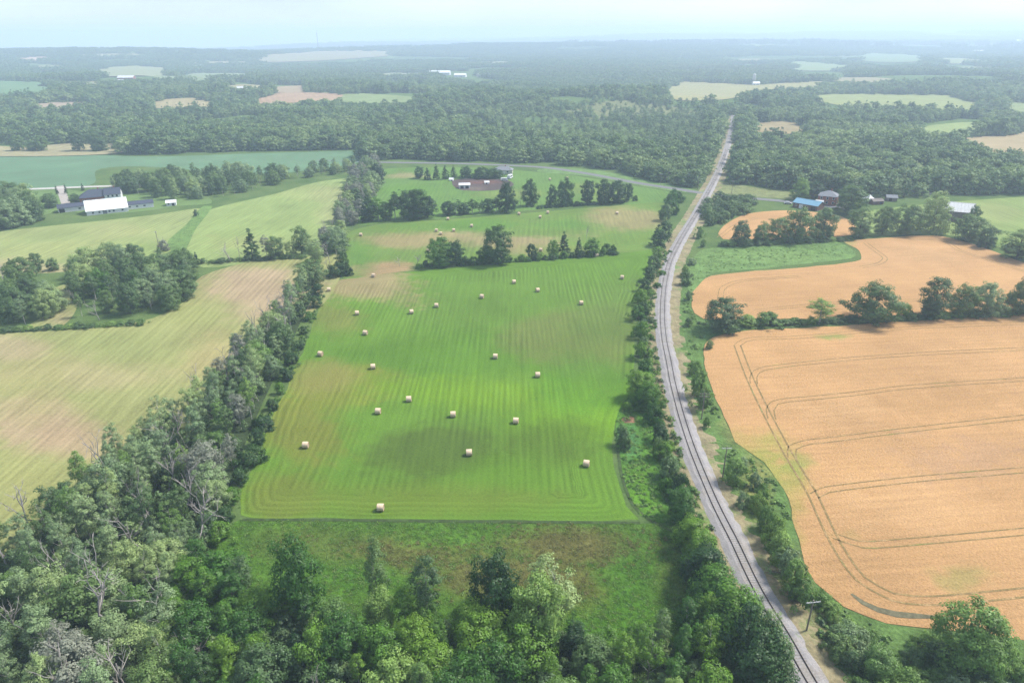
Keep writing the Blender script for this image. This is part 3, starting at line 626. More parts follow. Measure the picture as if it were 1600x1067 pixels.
# -- belt of trees at the near end of the parcel
WBELT = [(300,905),(345,892),(380,930),(420,962),(470,968),(540,985),(610,985),(680,992),(745,985),(800,975),(855,980),(885,1000),(905,1022),(960,1030),(1010,1022),(1065,1000),(1110,960),(1140,1000),(1185,1090),(1215,1330),(200,1330),(262,1000)]
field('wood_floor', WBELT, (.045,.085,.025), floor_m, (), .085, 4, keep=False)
wood(WBELT, 3.7, {'broadleaf_tree': 5.5, 'poplar_tree': 4, 'dead_tree': .5, 'shrub': 2.0}, {'lush': 7, 'dark': 1.0, 'mid': 1.0, 'bright': 1.0}, {'*': (7.5, 11.5), 'shrub': (3, 5), 'dead_tree': (8, 11), 'broadleaf_tree': (6, 10)}, 'belt below the rough pasture', ('far edge', 'middle', 'near edge'), ('west', 'centre west', 'centre', 'centre east', 'east'))
for px, b, t, w, kd, lf, lb in [(470,965,862,70,'broadleaf_tree','lush','big dark round-crowned tree rising behind the near belt at its west end'),(595,968,858,40,'poplar_tree','mid','thin pale-trunked tree with a sparse crown against the rough pasture'),
    (670,985,880,46,'poplar_tree','mid','slim pale-stemmed tree with an open crown at the middle of the near belt'),(775,980,884,74,'broadleaf_tree','dark','dense blue-green tree with a rounded top at the middle of the near belt'),
    (860,985,892,74,'poplar_tree','silver','broad feathery grey-green tree at the corner of the near belt beside the rough pasture'),(840,1020,925,80,'broadleaf_tree','bright','bright lime green round tree at the east end of the near belt\'s bulge')]:
    tree_px(kd, px, b, t, w, lf, lb)
# -- trees and shrubs on the field side of the railway
EAST = [(1048,322,300,14),(1056,316,296,18),(1040,345,318,16),(1048,335,312,18),(1038,372,345,16),(1030,385,358,18),(1028,402,385,12),(1020,420,398,14),(1014,438,414,15),(1006,455,435,14),(1000,475,450,18),(996,500,475,18),(1004,492,470,14),(1000,528,500,20),(1002,560,532,20),(1006,588,560,20),(1000,622,578,30),(1012,640,595,30),(1020,660,630,22),(1004,632,600,18),
        (1030,690,660,20),(1036,718,690,22),(1045,745,712,24),(1040,770,745,20),(1058,775,740,26),(1062,805,762,30),(1072,835,790,30),(1080,862,812,36),(1092,892,838,40),(1100,925,862,46),(1112,950,888,44),(1125,985,915,56),(1142,1015,930,60),(1108,985,930,40),(1160,1050,960,66),(1130,1040,975,50),(1185,1085,1000,60),(1085,905,868,30)]
for i, (px, b, t, w) in enumerate(EAST):
    kd = 'broadleaf_tree' if (b-t) > 40 or w > 28 else 'shrub'
    tree_px(kd, px, b, b - (b-t)*.9, w*1.4, choose({'lush': 5, 'dark': 1, 'mid': 1.2}), ('leafy tree' if kd != 'shrub' else 'round dark green bush') + ' in the overgrown hedge between green hay field and railway', ('trees' if kd != 'shrub' else 'bushes') + ' of the railway hedge')
    if i > 6:
        p = at(px + rng.uniform(6, 16), b + rng.uniform(4, 12)); plant('shrub', p, rng.uniform(1.6, 3.2), None, choose({'lush': 2, 'mid': 1}), 'round dark green bush in the overgrown hedge between green hay field and railway', 'bushes of the railway hedge')
for px, b, t, w, lb in [(972,695,668,22,'round pale bush at the edge of the hay field below the dirt pit'),(976,702,682,18,'smaller bush touching the pale round bush below the dirt pit'),(1028,712,685,22,'reddish green bush in the weeds beside the railway hedge'),(1012,626,600,24,'dark bush just beyond the dirt pit'),(980,640,628,20,'low weedy bush on the near rim of the dirt pit')]:
    tree_px('shrub', px, b, t, w, 'mid' if 'pale' in lb or 'reddish' in lb else 'lush', lb)
# -- hedgerow between hay field and stubble meadow
H2 = [('dead_tree',625,417,397,14,'lush','small bare tree, first at the west end of the lower hedgerow'),('dead_tree',650,416,392,18,'lush','grey leafless tree beside the western clump of the lower hedgerow'),('broadleaf_tree',688,415,373,38,'lush','leafy tree with a pale stem at the west clump of the lower hedgerow'),('broadleaf_tree',713,413,378,32,'dark','darker round tree at the east side of the western clump in the lower hedgerow'),
      ('broadleaf_tree',757,411,387,22,'lush','short tree tucked beside the tallest tree of the lower hedgerow'),('broadleaf_tree',777,411,356,44,'dark','tallest tree of the lower hedgerow, dark with a pointed top'),('shrub',830,404,382,20,'dark','dark rounded bush in the lower hedgerow below the middle bales'),('broadleaf_tree',864,402,376,16,'lush','short pale tree touching the dark column tree in the lower hedgerow'),
      ('conifer_tree',881,400,364,26,'dark','dark column-shaped tree in the eastern half of the lower hedgerow'),('conifer_tree',904,400,373,18,'dark','small pointed dark tree in the eastern half of the lower hedgerow'),('broadleaf_tree',925,398,373,26,'lush','bright rounded tree near the east end of the lower hedgerow'),('shrub',947,396,381,16,'dark','round dark bush close to the east end of the lower hedgerow'),('shrub',958,395,384,12,'lush','last small bush at the east end of the lower hedgerow'),('dead_tree',917,374,346,10,'lush','thin bare tree standing alone on the stubble above the lower hedgerow')]
for kd, px, b, t, w, lf, lb in H2: tree_px(kd, px, b, t, w, lf, lb)
for px in list(range(725, 870, 9)) + list(range(655, 690, 10)) + list(range(880, 960, 13)):
    b = 417 - (px-640)*.068 + 3; tree_px('shrub', px + rng.uniform(-3, 3), b, b - rng.uniform(5, 13), rng.uniform(10, 18), choose({'lush': 2, 'dark': 1}), 'low bush in the undergrowth of the lower hedgerow', 'low bushes of the lower hedgerow')
# -- hedgerow between the two upper meadows
H1 = [('broadleaf_tree',578,345,312,22),('poplar_tree',592,345,308,18),('broadleaf_tree',604,344,318,20),('poplar_tree',618,343,302,20),('poplar_tree',628,342,300,18),('broadleaf_tree',640,342,300,26),('broadleaf_tree',655,341,299,30),('broadleaf_tree',668,340,308,24),('broadleaf_tree',700,336,316,18),('poplar_tree',712,336,313,16),('broadleaf_tree',724,335,318,16),('poplar_tree',738,334,312,14),('poplar_tree',750,334,314,14),('broadleaf_tree',763,332,312,16),('poplar_tree',776,332,310,14)]
for kd, px, b, t, w in H1: tree_px(kd, px, b, t, w*1.2, choose({'dark': 3, 'lush': 1}), {'broadleaf_tree': 'dark leafy tree', 'poplar_tree': 'slim pale-stemmed tree'}[kd] + ' in the dense western half of the upper hedgerow', {'broadleaf_tree': 'leafy', 'poplar_tree': 'slim'}[kd] + ' trees of the upper hedgerow')
for kd, px, b, t, w, lf, lb in [('broadleaf_tree',792,331,287,28,'dark','tall dark tree ending the dense part of the upper hedgerow'),('broadleaf_tree',828,322,282,22,'dark','lone lollipop-shaped tree with a clear trunk in the upper hedgerow'),('dead_tree',814,322,294,16,'lush','bare tree between the two tall dark trees of the upper hedgerow'),('broadleaf_tree',862,321,291,15,'dark','narrow tree leaning on a larger oval tree in the upper hedgerow'),('broadleaf_tree',883,321,281,26,'dark','large oval tree east of the lollipop tree in the upper hedgerow'),
    ('broadleaf_tree',918,319,283,23,'dark','oval tree standing apart east of the large oval tree'),('broadleaf_tree',943,318,283,26,'dark','western tree of the wide clump ending the upper hedgerow'),('broadleaf_tree',964,317,284,28,'dark','middle tree of the wide clump ending the upper hedgerow'),('broadleaf_tree',981,315,288,14,'dark','slim eastern tree of the wide clump ending the upper hedgerow'),('shrub',992,314,306,9,'dark','small bush past the east end of the upper hedgerow')]: tree_px(kd, px, b, t, w, lf, lb)
for px in range(845, 975, 8):
    b = 326 - (px-845)*.07; tree_px('shrub', px + rng.uniform(-2, 2), b, b - rng.uniform(3, 7), rng.uniform(8, 13), 'dark', 'low bush under the eastern trees of the upper hedgerow', 'low bushes of the upper hedgerow')
for kd, px, b, t, w, lf, lb in [('broadleaf_tree',537,428,394,22,'dark','dark narrow tree at the western corner of the stubble meadow'),('shrub',525,432,412,30,'dark','dark bush at the foot of the narrow western corner tree'),('shrub',545,430,416,16,'dark','small bush east of the narrow western corner tree'),('shrub',572,346,330,20,'dark','bush at the western end of the upper hedgerow'),('broadleaf_tree',590,286,258,22,'dark','dark tree in the far western corner of the upper meadow')]: tree_px(kd, px, b, t, w, lf, lb)
# evergreens round the farmyard
for px, b, t, w, kd, lb in [(655,279,262,16,'broadleaf_tree','dark round tree at the western end of the farmyard screen'),(668,281,264,13,'conifer_tree','first small evergreen west of the paddock'),(682,281,258,14,'conifer_tree','tallest pointed evergreen west of the paddock'),(696,280,260,13,'conifer_tree','evergreen just east of the tallest pointed one by the paddock'),(709,279,260,13,'conifer_tree','evergreen at the paddock\'s western fence line'),(729,278,261,20,'broadleaf_tree','dark round tree behind the western side of the paddock'),(752,278,262,24,'broadleaf_tree','dark wide tree behind the middle of the paddock'),(772,278,264,30,'broadleaf_tree','dark spreading tree behind the eastern side of the paddock')]: tree_px(kd, px, b, t, w, 'dark', lb)
# -- west groves and boundary trees
GV = {'*': (8, 13), 'shrub': (3, 4.5), 'dead_tree': (7, 10)}
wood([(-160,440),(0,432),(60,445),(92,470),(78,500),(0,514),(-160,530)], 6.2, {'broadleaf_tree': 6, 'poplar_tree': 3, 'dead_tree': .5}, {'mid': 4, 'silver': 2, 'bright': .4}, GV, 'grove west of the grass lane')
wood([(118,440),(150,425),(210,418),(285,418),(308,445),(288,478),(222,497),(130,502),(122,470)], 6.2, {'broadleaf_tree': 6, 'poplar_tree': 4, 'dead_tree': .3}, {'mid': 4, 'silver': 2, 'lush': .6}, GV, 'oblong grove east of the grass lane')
wood([(-160,330),(0,322),(40,322),(62,345),(30,356),(-160,380)], 7, {'broadleaf_tree': 1}, {'mid': 1, 'silver': .5}, {'*': (12, 17)}, 'wood west of the white barn')
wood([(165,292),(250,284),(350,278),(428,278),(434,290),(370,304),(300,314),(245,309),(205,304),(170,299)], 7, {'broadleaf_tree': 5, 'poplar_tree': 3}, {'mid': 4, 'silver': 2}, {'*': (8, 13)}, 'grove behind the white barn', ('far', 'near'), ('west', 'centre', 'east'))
wood([(440,276),(500,268),(555,262),(560,268),(500,276),(445,282)], 7, {'broadleaf_tree': 3, 'poplar_tree': 2}, {'mid': 1, 'silver': 1}, {'*': (6, 10)}, 'tree line under the green crop field', ('',))
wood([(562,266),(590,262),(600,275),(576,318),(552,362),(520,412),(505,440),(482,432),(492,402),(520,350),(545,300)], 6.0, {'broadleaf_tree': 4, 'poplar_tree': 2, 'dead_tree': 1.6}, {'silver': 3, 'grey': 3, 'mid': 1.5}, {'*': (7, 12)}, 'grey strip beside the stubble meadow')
for kd, px, b, t, w, lf, lb in [('conifer_tree',395,403,360,26,'dark','dark pointed tree standing in the west meadow hedge'),('dead_tree',360,410,376,26,'lush','grey bare shrub-like tree west of the dark pointed hedge tree'),('dead_tree',375,407,370,16,'lush','thin bare tree just west of the dark pointed hedge tree'),('broadleaf_tree',432,404,372,26,'mid','grey-green tree in the middle of the west meadow hedge'),('poplar_tree',418,405,368,16,'grey','ashen thin tree in the middle of the west meadow hedge'),('broadleaf_tree',472,398,357,28,'mid','dark oval tree at the eastern end of the west meadow hedge'),('broadleaf_tree',455,402,378,18,'silver','small grey-green tree beside the eastern oval hedge tree'),
    ('conifer_tree',297,412,396,12,'dark','small pointed evergreen at the corner of the oblong grove'),('conifer_tree',308,414,395,13,'dark','second pointed evergreen outside the corner of the oblong grove'),('dead_tree',257,388,366,12,'lush','bare grey sapling at the lower end of the grass strip'),('shrub',256,392,376,16,'grey','ashen bush at the lower end of the grass strip'),('shrub',307,338,328,8,'mid','lone bush at the upper part of the grass strip'),
    ('conifer_tree',20,425,405,14,'dark','pointed evergreen at the edge of the small western grove'),('broadleaf_tree',60,424,396,18,'mid','thin tree standing up behind the small western grove'),('broadleaf_tree',84,422,404,18,'mid','dark small tree beside the upper end of the grass lane'),
    ('broadleaf_tree',80,324,304,24,'mid','small tree between western wood and farm driveway'),('conifer_tree',90,304,290,6,'dark','slim evergreen on the western side of the driveway'),('conifer_tree',104,303,288,6,'dark','slim evergreen on the eastern side of the driveway'),('conifer_tree',130,298,287,6,'dark','small evergreen beside the farm road'),('broadleaf_tree',118,318,304,18,'mid','leafy bush-like tree beside the driveway\'s lower end')]: tree_px(kd, px, b, t, w, lf, lb)
for px in range(290, 480, 14): tree_px('shrub', px, 413 - (px-290)*.055, 413 - (px-290)*.055 - rng.uniform(4, 8), rng.uniform(12, 18), 'mid', 'low bush in the hedge bottom under the west meadow', 'low bushes of the west meadow hedge')
for px in range(-20, 230, 16): tree_px('shrub', px, 519 - max(0, px)*.055, 519 - max(0, px)*.055 - rng.uniform(4, 9), rng.uniform(14, 22), choose({'mid': 1, 'bright': .7}), 'low bush along the upper edge of the west hay field', 'low bushes above the west hay field')
for px, t in [(30,213),(52,222),(68,214),(125,205),(152,206),(160,214)]: tree_px('broadleaf_tree', px, 236, t, 20, 'mid', 'big spreading tree on the tan strip beyond the green crop field', 'trees on the tan strip')
# -- hedge between the two large wheat fields
for kd, px, b, t, w, lf, lb in [('broadleaf_tree',1127,516,469,56,'mid','round dark tree at the railway end of the hedge between the wheat fields'),('shrub',1168,508,494,30,'bright','light green low bush next to the round tree at the railway end'),('shrub',1198,509,489,42,'bright','wide light green bush between round tree and sapling of the wheat hedge'),('poplar_tree',1280,506,467,34,'bright','open young tree alone in a gap of the hedge between the wheat fields'),('broadleaf_tree',1362,502,446,70,'mid','largest round tree of the hedge between the wheat fields'),('shrub',1411,496,477,24,'lush','small round bush east of the largest hedge tree'),
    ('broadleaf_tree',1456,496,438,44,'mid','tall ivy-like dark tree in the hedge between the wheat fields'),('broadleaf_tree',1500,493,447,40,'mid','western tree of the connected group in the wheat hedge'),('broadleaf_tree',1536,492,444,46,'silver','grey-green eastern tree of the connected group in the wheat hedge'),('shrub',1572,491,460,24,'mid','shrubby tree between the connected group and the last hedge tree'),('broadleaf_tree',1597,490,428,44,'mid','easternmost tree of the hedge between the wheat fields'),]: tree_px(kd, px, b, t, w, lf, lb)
for px in range(1210, 1640, 15): tree_px('shrub', px + rng.uniform(-5, 5), 508 - (px-1210)*.045, 508 - (px-1210)*.045 - rng.uniform(5, 11), rng.uniform(16, 26), choose({'bright': 1, 'mid': 1}), 'low green bush in the bottom of the hedge between the wheat fields', 'low bushes of the wheat hedge')
# -- trees between upper wheat and the small wheat field
for kd, px, b, t, w, lf, lb in [('broadleaf_tree',1157,383,347,30,'mid','westernmost round tree of the row above the green fallow'),('broadleaf_tree',1190,380,349,28,'mid','second round tree of the row above the green fallow'),('broadleaf_tree',1215,379,343,32,'mid','wide tree adjoining the tallest of the row above the green fallow'),('broadleaf_tree',1245,377,328,46,'mid','tallest wide tree of the row above the green fallow'),('broadleaf_tree',1284,373,330,38,'mid','east tree of the row above the green fallow'),('broadleaf_tree',1341,370,328,40,'mid','round tree between small wheat field and large upper wheat field'),('broadleaf_tree',1378,366,324,28,'mid','tall slim tree west of the dense pair by the grey barn'),('broadleaf_tree',1414,365,322,44,'mid','dense broad tree west of the grey barn'),
    ('broadleaf_tree',1456,362,304,42,'silver','large vine-covered tree against the western gable of the grey barn'),('broadleaf_tree',1518,352,322,18,'mid','small tree at the eastern corner of the grey barn'),('broadleaf_tree',1512,376,338,46,'mid','bushy tree in front of the grey barn at the pasture'),('broadleaf_tree',1540,386,355,30,'mid','smaller tree beside the bushy tree at the pasture edge'),('broadleaf_tree',1588,404,364,52,'mid','round tree at the eastern end of the upper wheat field'),
    ('broadleaf_tree',1326,335,292,46,'mid','large leafy tree standing beside the red brick house'),('broadleaf_tree',1249,312,281,28,'bright','pale willow-like tree behind the blue-roofed shed'),('broadleaf_tree',1270,310,286,34,'dark','dark tree behind the red brick house'),('shrub',1290,338,325,16,'mid','small bush beside the blue-roofed shed'),('broadleaf_tree',1350,312,300,14,'bright','light green tree by the white pyramid tent')]: tree_px(kd, px, b, t, w, lf, lb)
for px in list(range(1130, 1330, 13)): tree_px('shrub', px, 385 - (px-1130)*.05, 385 - (px-1130)*.05 - rng.uniform(5, 10), rng.uniform(14, 22), choose({'mid': 1, 'bright': 1}), 'low bush under the tree row above the green fallow', 'low bushes above the green fallow')
for x, y in scatter([(1105,322),(1125,312),(1165,316),(1172,328),(1135,345),(1112,356),(1104,345)], 4.2): plant('shrub', (x, y, h1(x, y)), rng.uniform(3.5, 6), None, 'mid', 'grey-green thicket bush between railway and the small wheat field', 'bushes of the thicket by the crossing')
# -- scrub on the wheat side of the railway
VB = [(1072,445,420,20),(1070,432,412,14),(1080,414,402,14),(1092,372,350,16),(1098,386,372,10),(1075,470,452,12),(1090,620,570,34),(1097,640,600,30),(1085,585,560,20),(1104,668,648,14),(1147,755,712,36),(1108,545,530,14),(1075,510,494,12),(1160,790,765,24),(1185,800,770,30),(1196,828,786,36),(1206,850,806,40),(1216,878,830,42),(1226,902,852,44),(1236,925,872,40),(1250,946,900,42),(1190,782,752,24),(1178,762,735,22),(1160,735,712,18)]
for px, b, t, w in VB: tree_px('shrub', px, b, b - (b-t)*.8, w*.95, choose({'bright': 3, 'silver': 1, 'mid': 1}), 'leafy bush on the weedy verge between railway and wheat', 'bushes of the railway verge')
WC = [(1274,918),(1294,945),(1318,970),(1355,992),(1400,1004),(1480,1012),(1650,1026),(1760,1160),(1700,1330),(1430,1330),(1372,1150),(1332,1075),(1300,1000)]
wood(WC, 3.0, {'shrub': 6, 'broadleaf_tree': .8}, {'bright': 5, 'mid': 2, 'silver': .8}, {'*': (4.5, 6.5), 'shrub': (2.4, 4.2)}, 'thicket below the large wheat field', ('far edge', 'middle', 'near edge'), ('west', 'centre', 'east'))
tree_px('broadleaf_tree', 1503, 1046, 964, 92, 'bright', 'big round-crowned tree rising above the thicket at the wheat field\'s near edge')
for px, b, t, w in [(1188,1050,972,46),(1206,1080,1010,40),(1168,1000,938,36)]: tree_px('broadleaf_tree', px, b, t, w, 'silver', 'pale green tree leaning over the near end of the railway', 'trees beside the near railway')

# ------------------------------------------------------------------ woods too far or too many to count
vegcol = bpy.data.collections.new('vegetation_shapes')
def lowtree(i, shape, h, Rw, zb, n_cl, per, sz, rc, leaf):
    P, N, Q, cl = crown(shape, h, Rw, zb, n_cl, per, sz, rc)
    me = cards_mesh('far_crown', P, N, sz, Q); me.materials.append(LEAF[leaf])
    o = bpy.data.objects.new('shape_%02d' % i, me); vegcol.objects.link(o)
LOW = [('broad', 11, 4.6, .6, 52, 22, .60, 1.15), ('dome', 10, 5.0, .4, 54, 22, .62, 1.2), ('oval', 13, 3.1, 1.0, 46, 20, .55, 1.0), ('broad', 12, 4.2, .6, 52, 22, .60, 1.1), ('cone', 12, 2.8, .3, 50, 16, .5, .7)]
for i, a_ in enumerate(LOW): lowtree(i, *a_, ('far', 'farlight', 'far', 'fardark', 'fardark')[i])
def copse(i):
    Ps, Ns, Qs = [], [], []
    for x, y in [(0,0),(9,2),(-8,4),(2,-9),(4,10),(-6,-8),(14,-7),(-14,-2),(12,11)]:
        a_ = LOW[int(rng.integers(5))]; P, N, Q, cl = crown(a_[0], a_[1], a_[2], a_[3], 18, 7, 1.5, 1.4)
        Ps.append(P+np.array([x+rng.normal(0,1), y+rng.normal(0,1), 0])); Ns.append(N); Qs.append(np.clip(Q + rng.normal(0,.15), 0, 1))
    me = cards_mesh('far_copse', np.vstack(Ps), np.vstack(Ns), 1.5, np.concatenate(Qs)); me.materials.append(LEAF['far'])
    o = bpy.data.objects.new('shape_%02d' % i, me); vegcol.objects.link(o)
for i in (5, 6): copse(i)
def lowbush(i, leaf):
    P, N, Q, cl = crown('bush', 1.0, .9, 0, 14, 12, .22, .3)
    me = cards_mesh('low_weed', P, N, .22, Q); me.materials.append(LEAF[leaf])
    o = bpy.data.objects.new('shape_%02d' % i, me); vegcol.objects.link(o)
lowbush(7, 'bright'); lowbush(8, 'lush'); lowbush(9, 'mid')
def grass_tuft(i, leaf):
    n = 26; P = np.column_stack([rng.normal(0, .32, n), rng.normal(0, .32, n), rng.uniform(.12, .34, n)])
    N = np.column_stack([rng.normal(0, .6, n), rng.normal(0, .6, n), rng.uniform(.6, 1.2, n)])
    me = cards_mesh('grass_blades', P, N, .17, rng.uniform(0, 1, n), 2.0); me.materials.append(LEAF[leaf])
    o = bpy.data.objects.new('shape_%02d' % i, me); vegcol.objects.link(o)
LEAF['tuft'] = leaf_mat('grass_blades', (.085,.195,.024), (.125,.250,.034), (.18,.26,.05), .5)
LEAF['sedge'] = leaf_mat('dry_grass_blades', (.15,.165,.045), (.18,.165,.05), (.17,.21,.045), .5)
grass_tuft(10, 'tuft'); grass_tuft(11, 'sedge')
ng = bpy.data.node_groups.new('plant_on_points', 'GeometryNodeTree')
ng.interface.new_socket('Geometry', in_out='INPUT', socket_type='NodeSocketGeometry'); ng.interface.new_socket('Geometry', in_out='OUTPUT', socket_type='NodeSocketGeometry')
gi = ng.nodes.new('NodeGroupInput'); go = ng.nodes.new('NodeGroupOutput'); ip = ng.nodes.new('GeometryNodeInstanceOnPoints'); ci = ng.nodes.new('GeometryNodeCollectionInfo')
ci.inputs['Collection'].default_value = vegcol; ci.inputs['Separate Children'].default_value = True; ci.inputs['Reset Children'].default_value = True
ip.inputs['Pick Instance'].default_value = True
def nattr(n, t):
    o = ng.nodes.new('GeometryNodeInputNamedAttribute'); o.data_type = t; o.inputs['Name'].default_value = n; return o.outputs['Attribute']
cx = ng.nodes.new('ShaderNodeCombineXYZ'); ng.links.new(nattr('turn', 'FLOAT'), cx.inputs[2])
e2r = ng.nodes.new('FunctionNodeEulerToRotation'); ng.links.new(cx.outputs[0], e2r.inputs[0])
ng.links.new(gi.outputs[0], ip.inputs['Points']); ng.links.new(ci.outputs[0], ip.inputs['Instance']); ng.links.new(nattr('sort', 'INT'), ip.inputs['Instance Index'])
ng.links.new(e2r.outputs[0], ip.inputs['Rotation']); ng.links.new(nattr('size', 'FLOAT_VECTOR'), ip.inputs['Scale']); ng.links.new(ip.outputs[0], go.inputs[0])
def mass(name, P, sort, size):
    """one countless mass of plants: a point each, grown by geometry nodes"""
    P = np.asarray(P, float); n = len(P)
    if not n: return
    me = bpy.data.meshes.new(name); me.vertices.add(n); me.vertices.foreach_set('co', P.ravel())
    for an, ty, v in (('sort', 'INT', np.asarray(sort, 'i')), ('turn', 'FLOAT', rng.uniform(0, 6.28, n).astype('f'))):
        a = me.attributes.new(an, ty, 'POINT'); a.data.foreach_set('value', v)
    a = me.attributes.new('size', 'FLOAT_VECTOR', 'POINT'); s = np.asarray(size, 'f'); s = s if s.ndim == 2 else np.stack([s, s, s], 1); a.data.foreach_set('vector', s.ravel())
    o = bpy.data.objects.new(name, me); C.objects.link(o); md = o.modifiers.new('plants', 'NODES'); md.node_group = ng
    tag(o, kind='stuff'); print(name, n); return o
MASSES = [[(560,226),(1128,226),(1116,258),(1090,296),(1060,292),(1000,276),(960,264),(900,260),(850,255),(600,250),(566,250)],
          [(1150,226),(1700,226),(1700,300),(1600,303),(1450,306),(1330,313),(1305,305),(1240,297),(1180,290),(1128,288),(1138,250)],
          [(188,226),(560,226),(560,233),(480,235),(400,236),(250,241),(186,241)], [(-200,226),(-90,226),(-90,236),(-200,240)]]
def ring(r0, r1, s):
    n = int(.5*(r1*r1-r0*r0)*1.75/(s*s)); r = np.sqrt(rng.uniform(r0*r0, r1*r1, n)); a = rng.uniform(-.875, .875, n)
    x, y = r*np.sin(a), r*np.cos(a); return np.column_stack([x, y, H(x, y)])
RB = RAIL[:14]; rail_gap = [(x-10-max(0,(y-180))*.10, y) for x, y in RB] + [(x+9+max(0,(y-180))*.10, y) for x, y in RB[::-1]]
def keepout(P, hgt):
    pb, z = proj(P); pt, _ = proj(P + np.array([0, 0, hgt*.75])); bad = np.zeros(len(P), bool)
    for q in FIELD_POLYS + [rail_gap]:
        bad |= inpoly(pb[:, 0], pb[:, 1], q) | inpoly(pt[:, 0], pt[:, 1], q)
    return bad, pb
Pn = np.vstack([ring(430, 900, 5.6), ring(900, 1500, 8.0)]); bad, pb = keepout(Pn, 10)
okm = pb[:, 1] < 226
for q in MASSES: okm |= inpoly(pb[:, 0], pb[:, 1], q)
dens = vnoise(Pn[:, 0], Pn[:, 1], .012, 4)
scrub = inpoly(pb[:, 0], pb[:, 1], [(640,180),(760,190),(900,150),(1090,170),(1110,240),(900,235),(760,215)])
sel = okm & ~bad & ~((dens > .55) & (pb[:, 1] < 210)) & ~(scrub & (rng.uniform(size=len(Pn)) < .35 + .4*(vnoise(Pn[:, 0], Pn[:, 1], .02, 8) > .1)))
Pn = Pn[sel]; sc = scrub[sel]; n = len(Pn); k_ = vnoise(Pn[:, 0], Pn[:, 1], .01, 12)
srt = np.where((k_ > .5) & (rng.uniform(size=n) < .6), 4, rng.choice([0, 0, 1, 1, 2, 3], n)); srt = np.where(vnoise(Pn[:, 0], Pn[:, 1], .022, 41) + rng.normal(0, .25, n) > .5, 1, srt); hs_ = rng.uniform(.75, 1.25, n)*np.where(sc, .55, 1)*(1 + .18*vnoise(Pn[:, 0], Pn[:, 1], .02, 3))
mass('woodland', Pn, srt, np.stack([hs_*rng.uniform(1.0, 1.4, n)]*2 + [hs_*rng.uniform(.8, 1.15, n)], 1))
Pf = np.vstack([ring(1500, 2600, 16), ring(2600, 4300, 25)]); bad, pb = keepout(Pf, 22); dens = vnoise(Pf[:, 0], Pf[:, 1], .0045, 14)
Pf = Pf[~bad & (dens < .7)]; mass('distant_forest', Pf, rng.integers(5, 7, len(Pf)), rng.uniform(.7, 1.15, len(Pf)))
Pg = ring(4300, 11500, 78); Pg = Pg[vnoise(Pg[:, 0], Pg[:, 1], .002, 17) < .45]; mass('horizon_forest', Pg, rng.integers(5, 7, len(Pg)), rng.uniform(1.3, 2.4, len(Pg)))
def area(poly, dens):
    W = np.array([tuple(at(*p)[:2]) for p in poly]); lo, hi = W.min(0), W.max(0); c = rng.uniform(lo, hi, (int((hi-lo).prod()*dens), 2))
    c = c[inpoly(c[:, 0], c[:, 1], [tuple(w) for w in W])]; return np.column_stack([c, H(c[:, 0], c[:, 1])])
VP = [(1066,480),(1074,442),(1082,452),(1080,482),(1094,505),(1140,510),(1100,530),(1096,560),(1104,596),(1124,645),(1150,695),(1190,728),(1224,770),(1236,812),(1250,862),(1274,915),(1330,960),(1400,985),(1400,1060),(1300,1030),(1240,930),(1190,850),(1148,770),(1112,690),(1086,620),(1072,550)]
G = area(VP, .30); G = G[vnoise(G[:, 0], G[:, 1], .12, 5) > -.25]; q = rng.uniform(.35, 1.1, len(G)); mass('verge_weeds', G, rng.choice([7, 7, 7, 9], len(G)), np.stack([q, q, q*.7], 1))
G = area(WEED, .7); q = rng.uniform(.3, .8, len(G)); mass('weeds', G, rng.choice([7, 7, 7, 8], len(G)), np.stack([q, q, q*.6], 1))
G = area([(375,795),(400,715),(440,622),(478,535),(508,462),(500,462),(465,540),(425,630),(385,720),(355,800),(345,840)], .35); mass('hedge_undergrowth', G, rng.choice([7, 8], len(G)), rng.uniform(.3, .9, len(G)))
G = area([(1012,640),(1040,690),(1056,760),(1070,815),(1095,880),(1120,960),(1160,1060),(1190,1060),(1150,940),(1125,870),(1100,800),(1072,730),(1052,660),(1035,600),(1026,540),(1022,480),(1030,430),(1048,395),(1038,385),(1014,430),(1004,480),(1000,540),(1006,600)], .35); mass('railway_undergrowth', G, rng.choice([7, 8, 9], len(G)), rng.uniform(.4, 1.3, len(G)))
G = area(ROUGH, 1.7); pr_, _ = proj(G); q = vnoise(G[:, 0], G[:, 1], .06, 31)*.35 + vnoise(G[:, 0], G[:, 1], .18, 32)*.25; br_ = np.zeros(len(G)); gr_ = np.zeros(len(G))
for cx_, cy_, rx_, ry_ in ((900,850,150,40),(620,865,130,30),(780,900,120,35),(480,850,70,18),(880,925,60,30)): br_ = np.maximum(br_, np.exp(-((pr_[:, 0]-cx_)/rx_)**2 - ((pr_[:, 1]-cy_)/ry_)**2))
for cx_, cy_, rx_, ry_ in ((700,840,90,14),(660,880,60,20),(1000,880,60,60),(960,965,120,40),(560,900,80,30),(760,870,50,16)): gr_ = np.maximum(gr_, np.exp(-((pr_[:, 0]-cx_)/rx_)**2 - ((pr_[:, 1]-cy_)/ry_)**2))
kp = rng.uniform(size=len(G)) < .55 + .45*gr_
mass('tall_grass', G[kp], np.where((br_ - .5*gr_ + q + rng.normal(0, .2, len(G)))[kp] > .45, 11, 10), rng.uniform(.4, .85, int(kp.sum())))
G = area([(1080,450),(1100,394),(1180,388),(1300,380),(1332,394),(1180,418),(1112,426)], .16); q = rng.uniform(.3, .8, len(G)); mass('fallow_weeds', G, np.full(len(G), 7), np.stack([q, q, q*.5], 1))
for poly, dn, lo, hi in ((WA, .10, .22, .50), (WBELT, .10, .20, .45)):
    G = area(poly, dn); mass('wood_understory', G, rng.choice([0, 2, 3], len(G)), rng.uniform(lo, hi, len(G)))

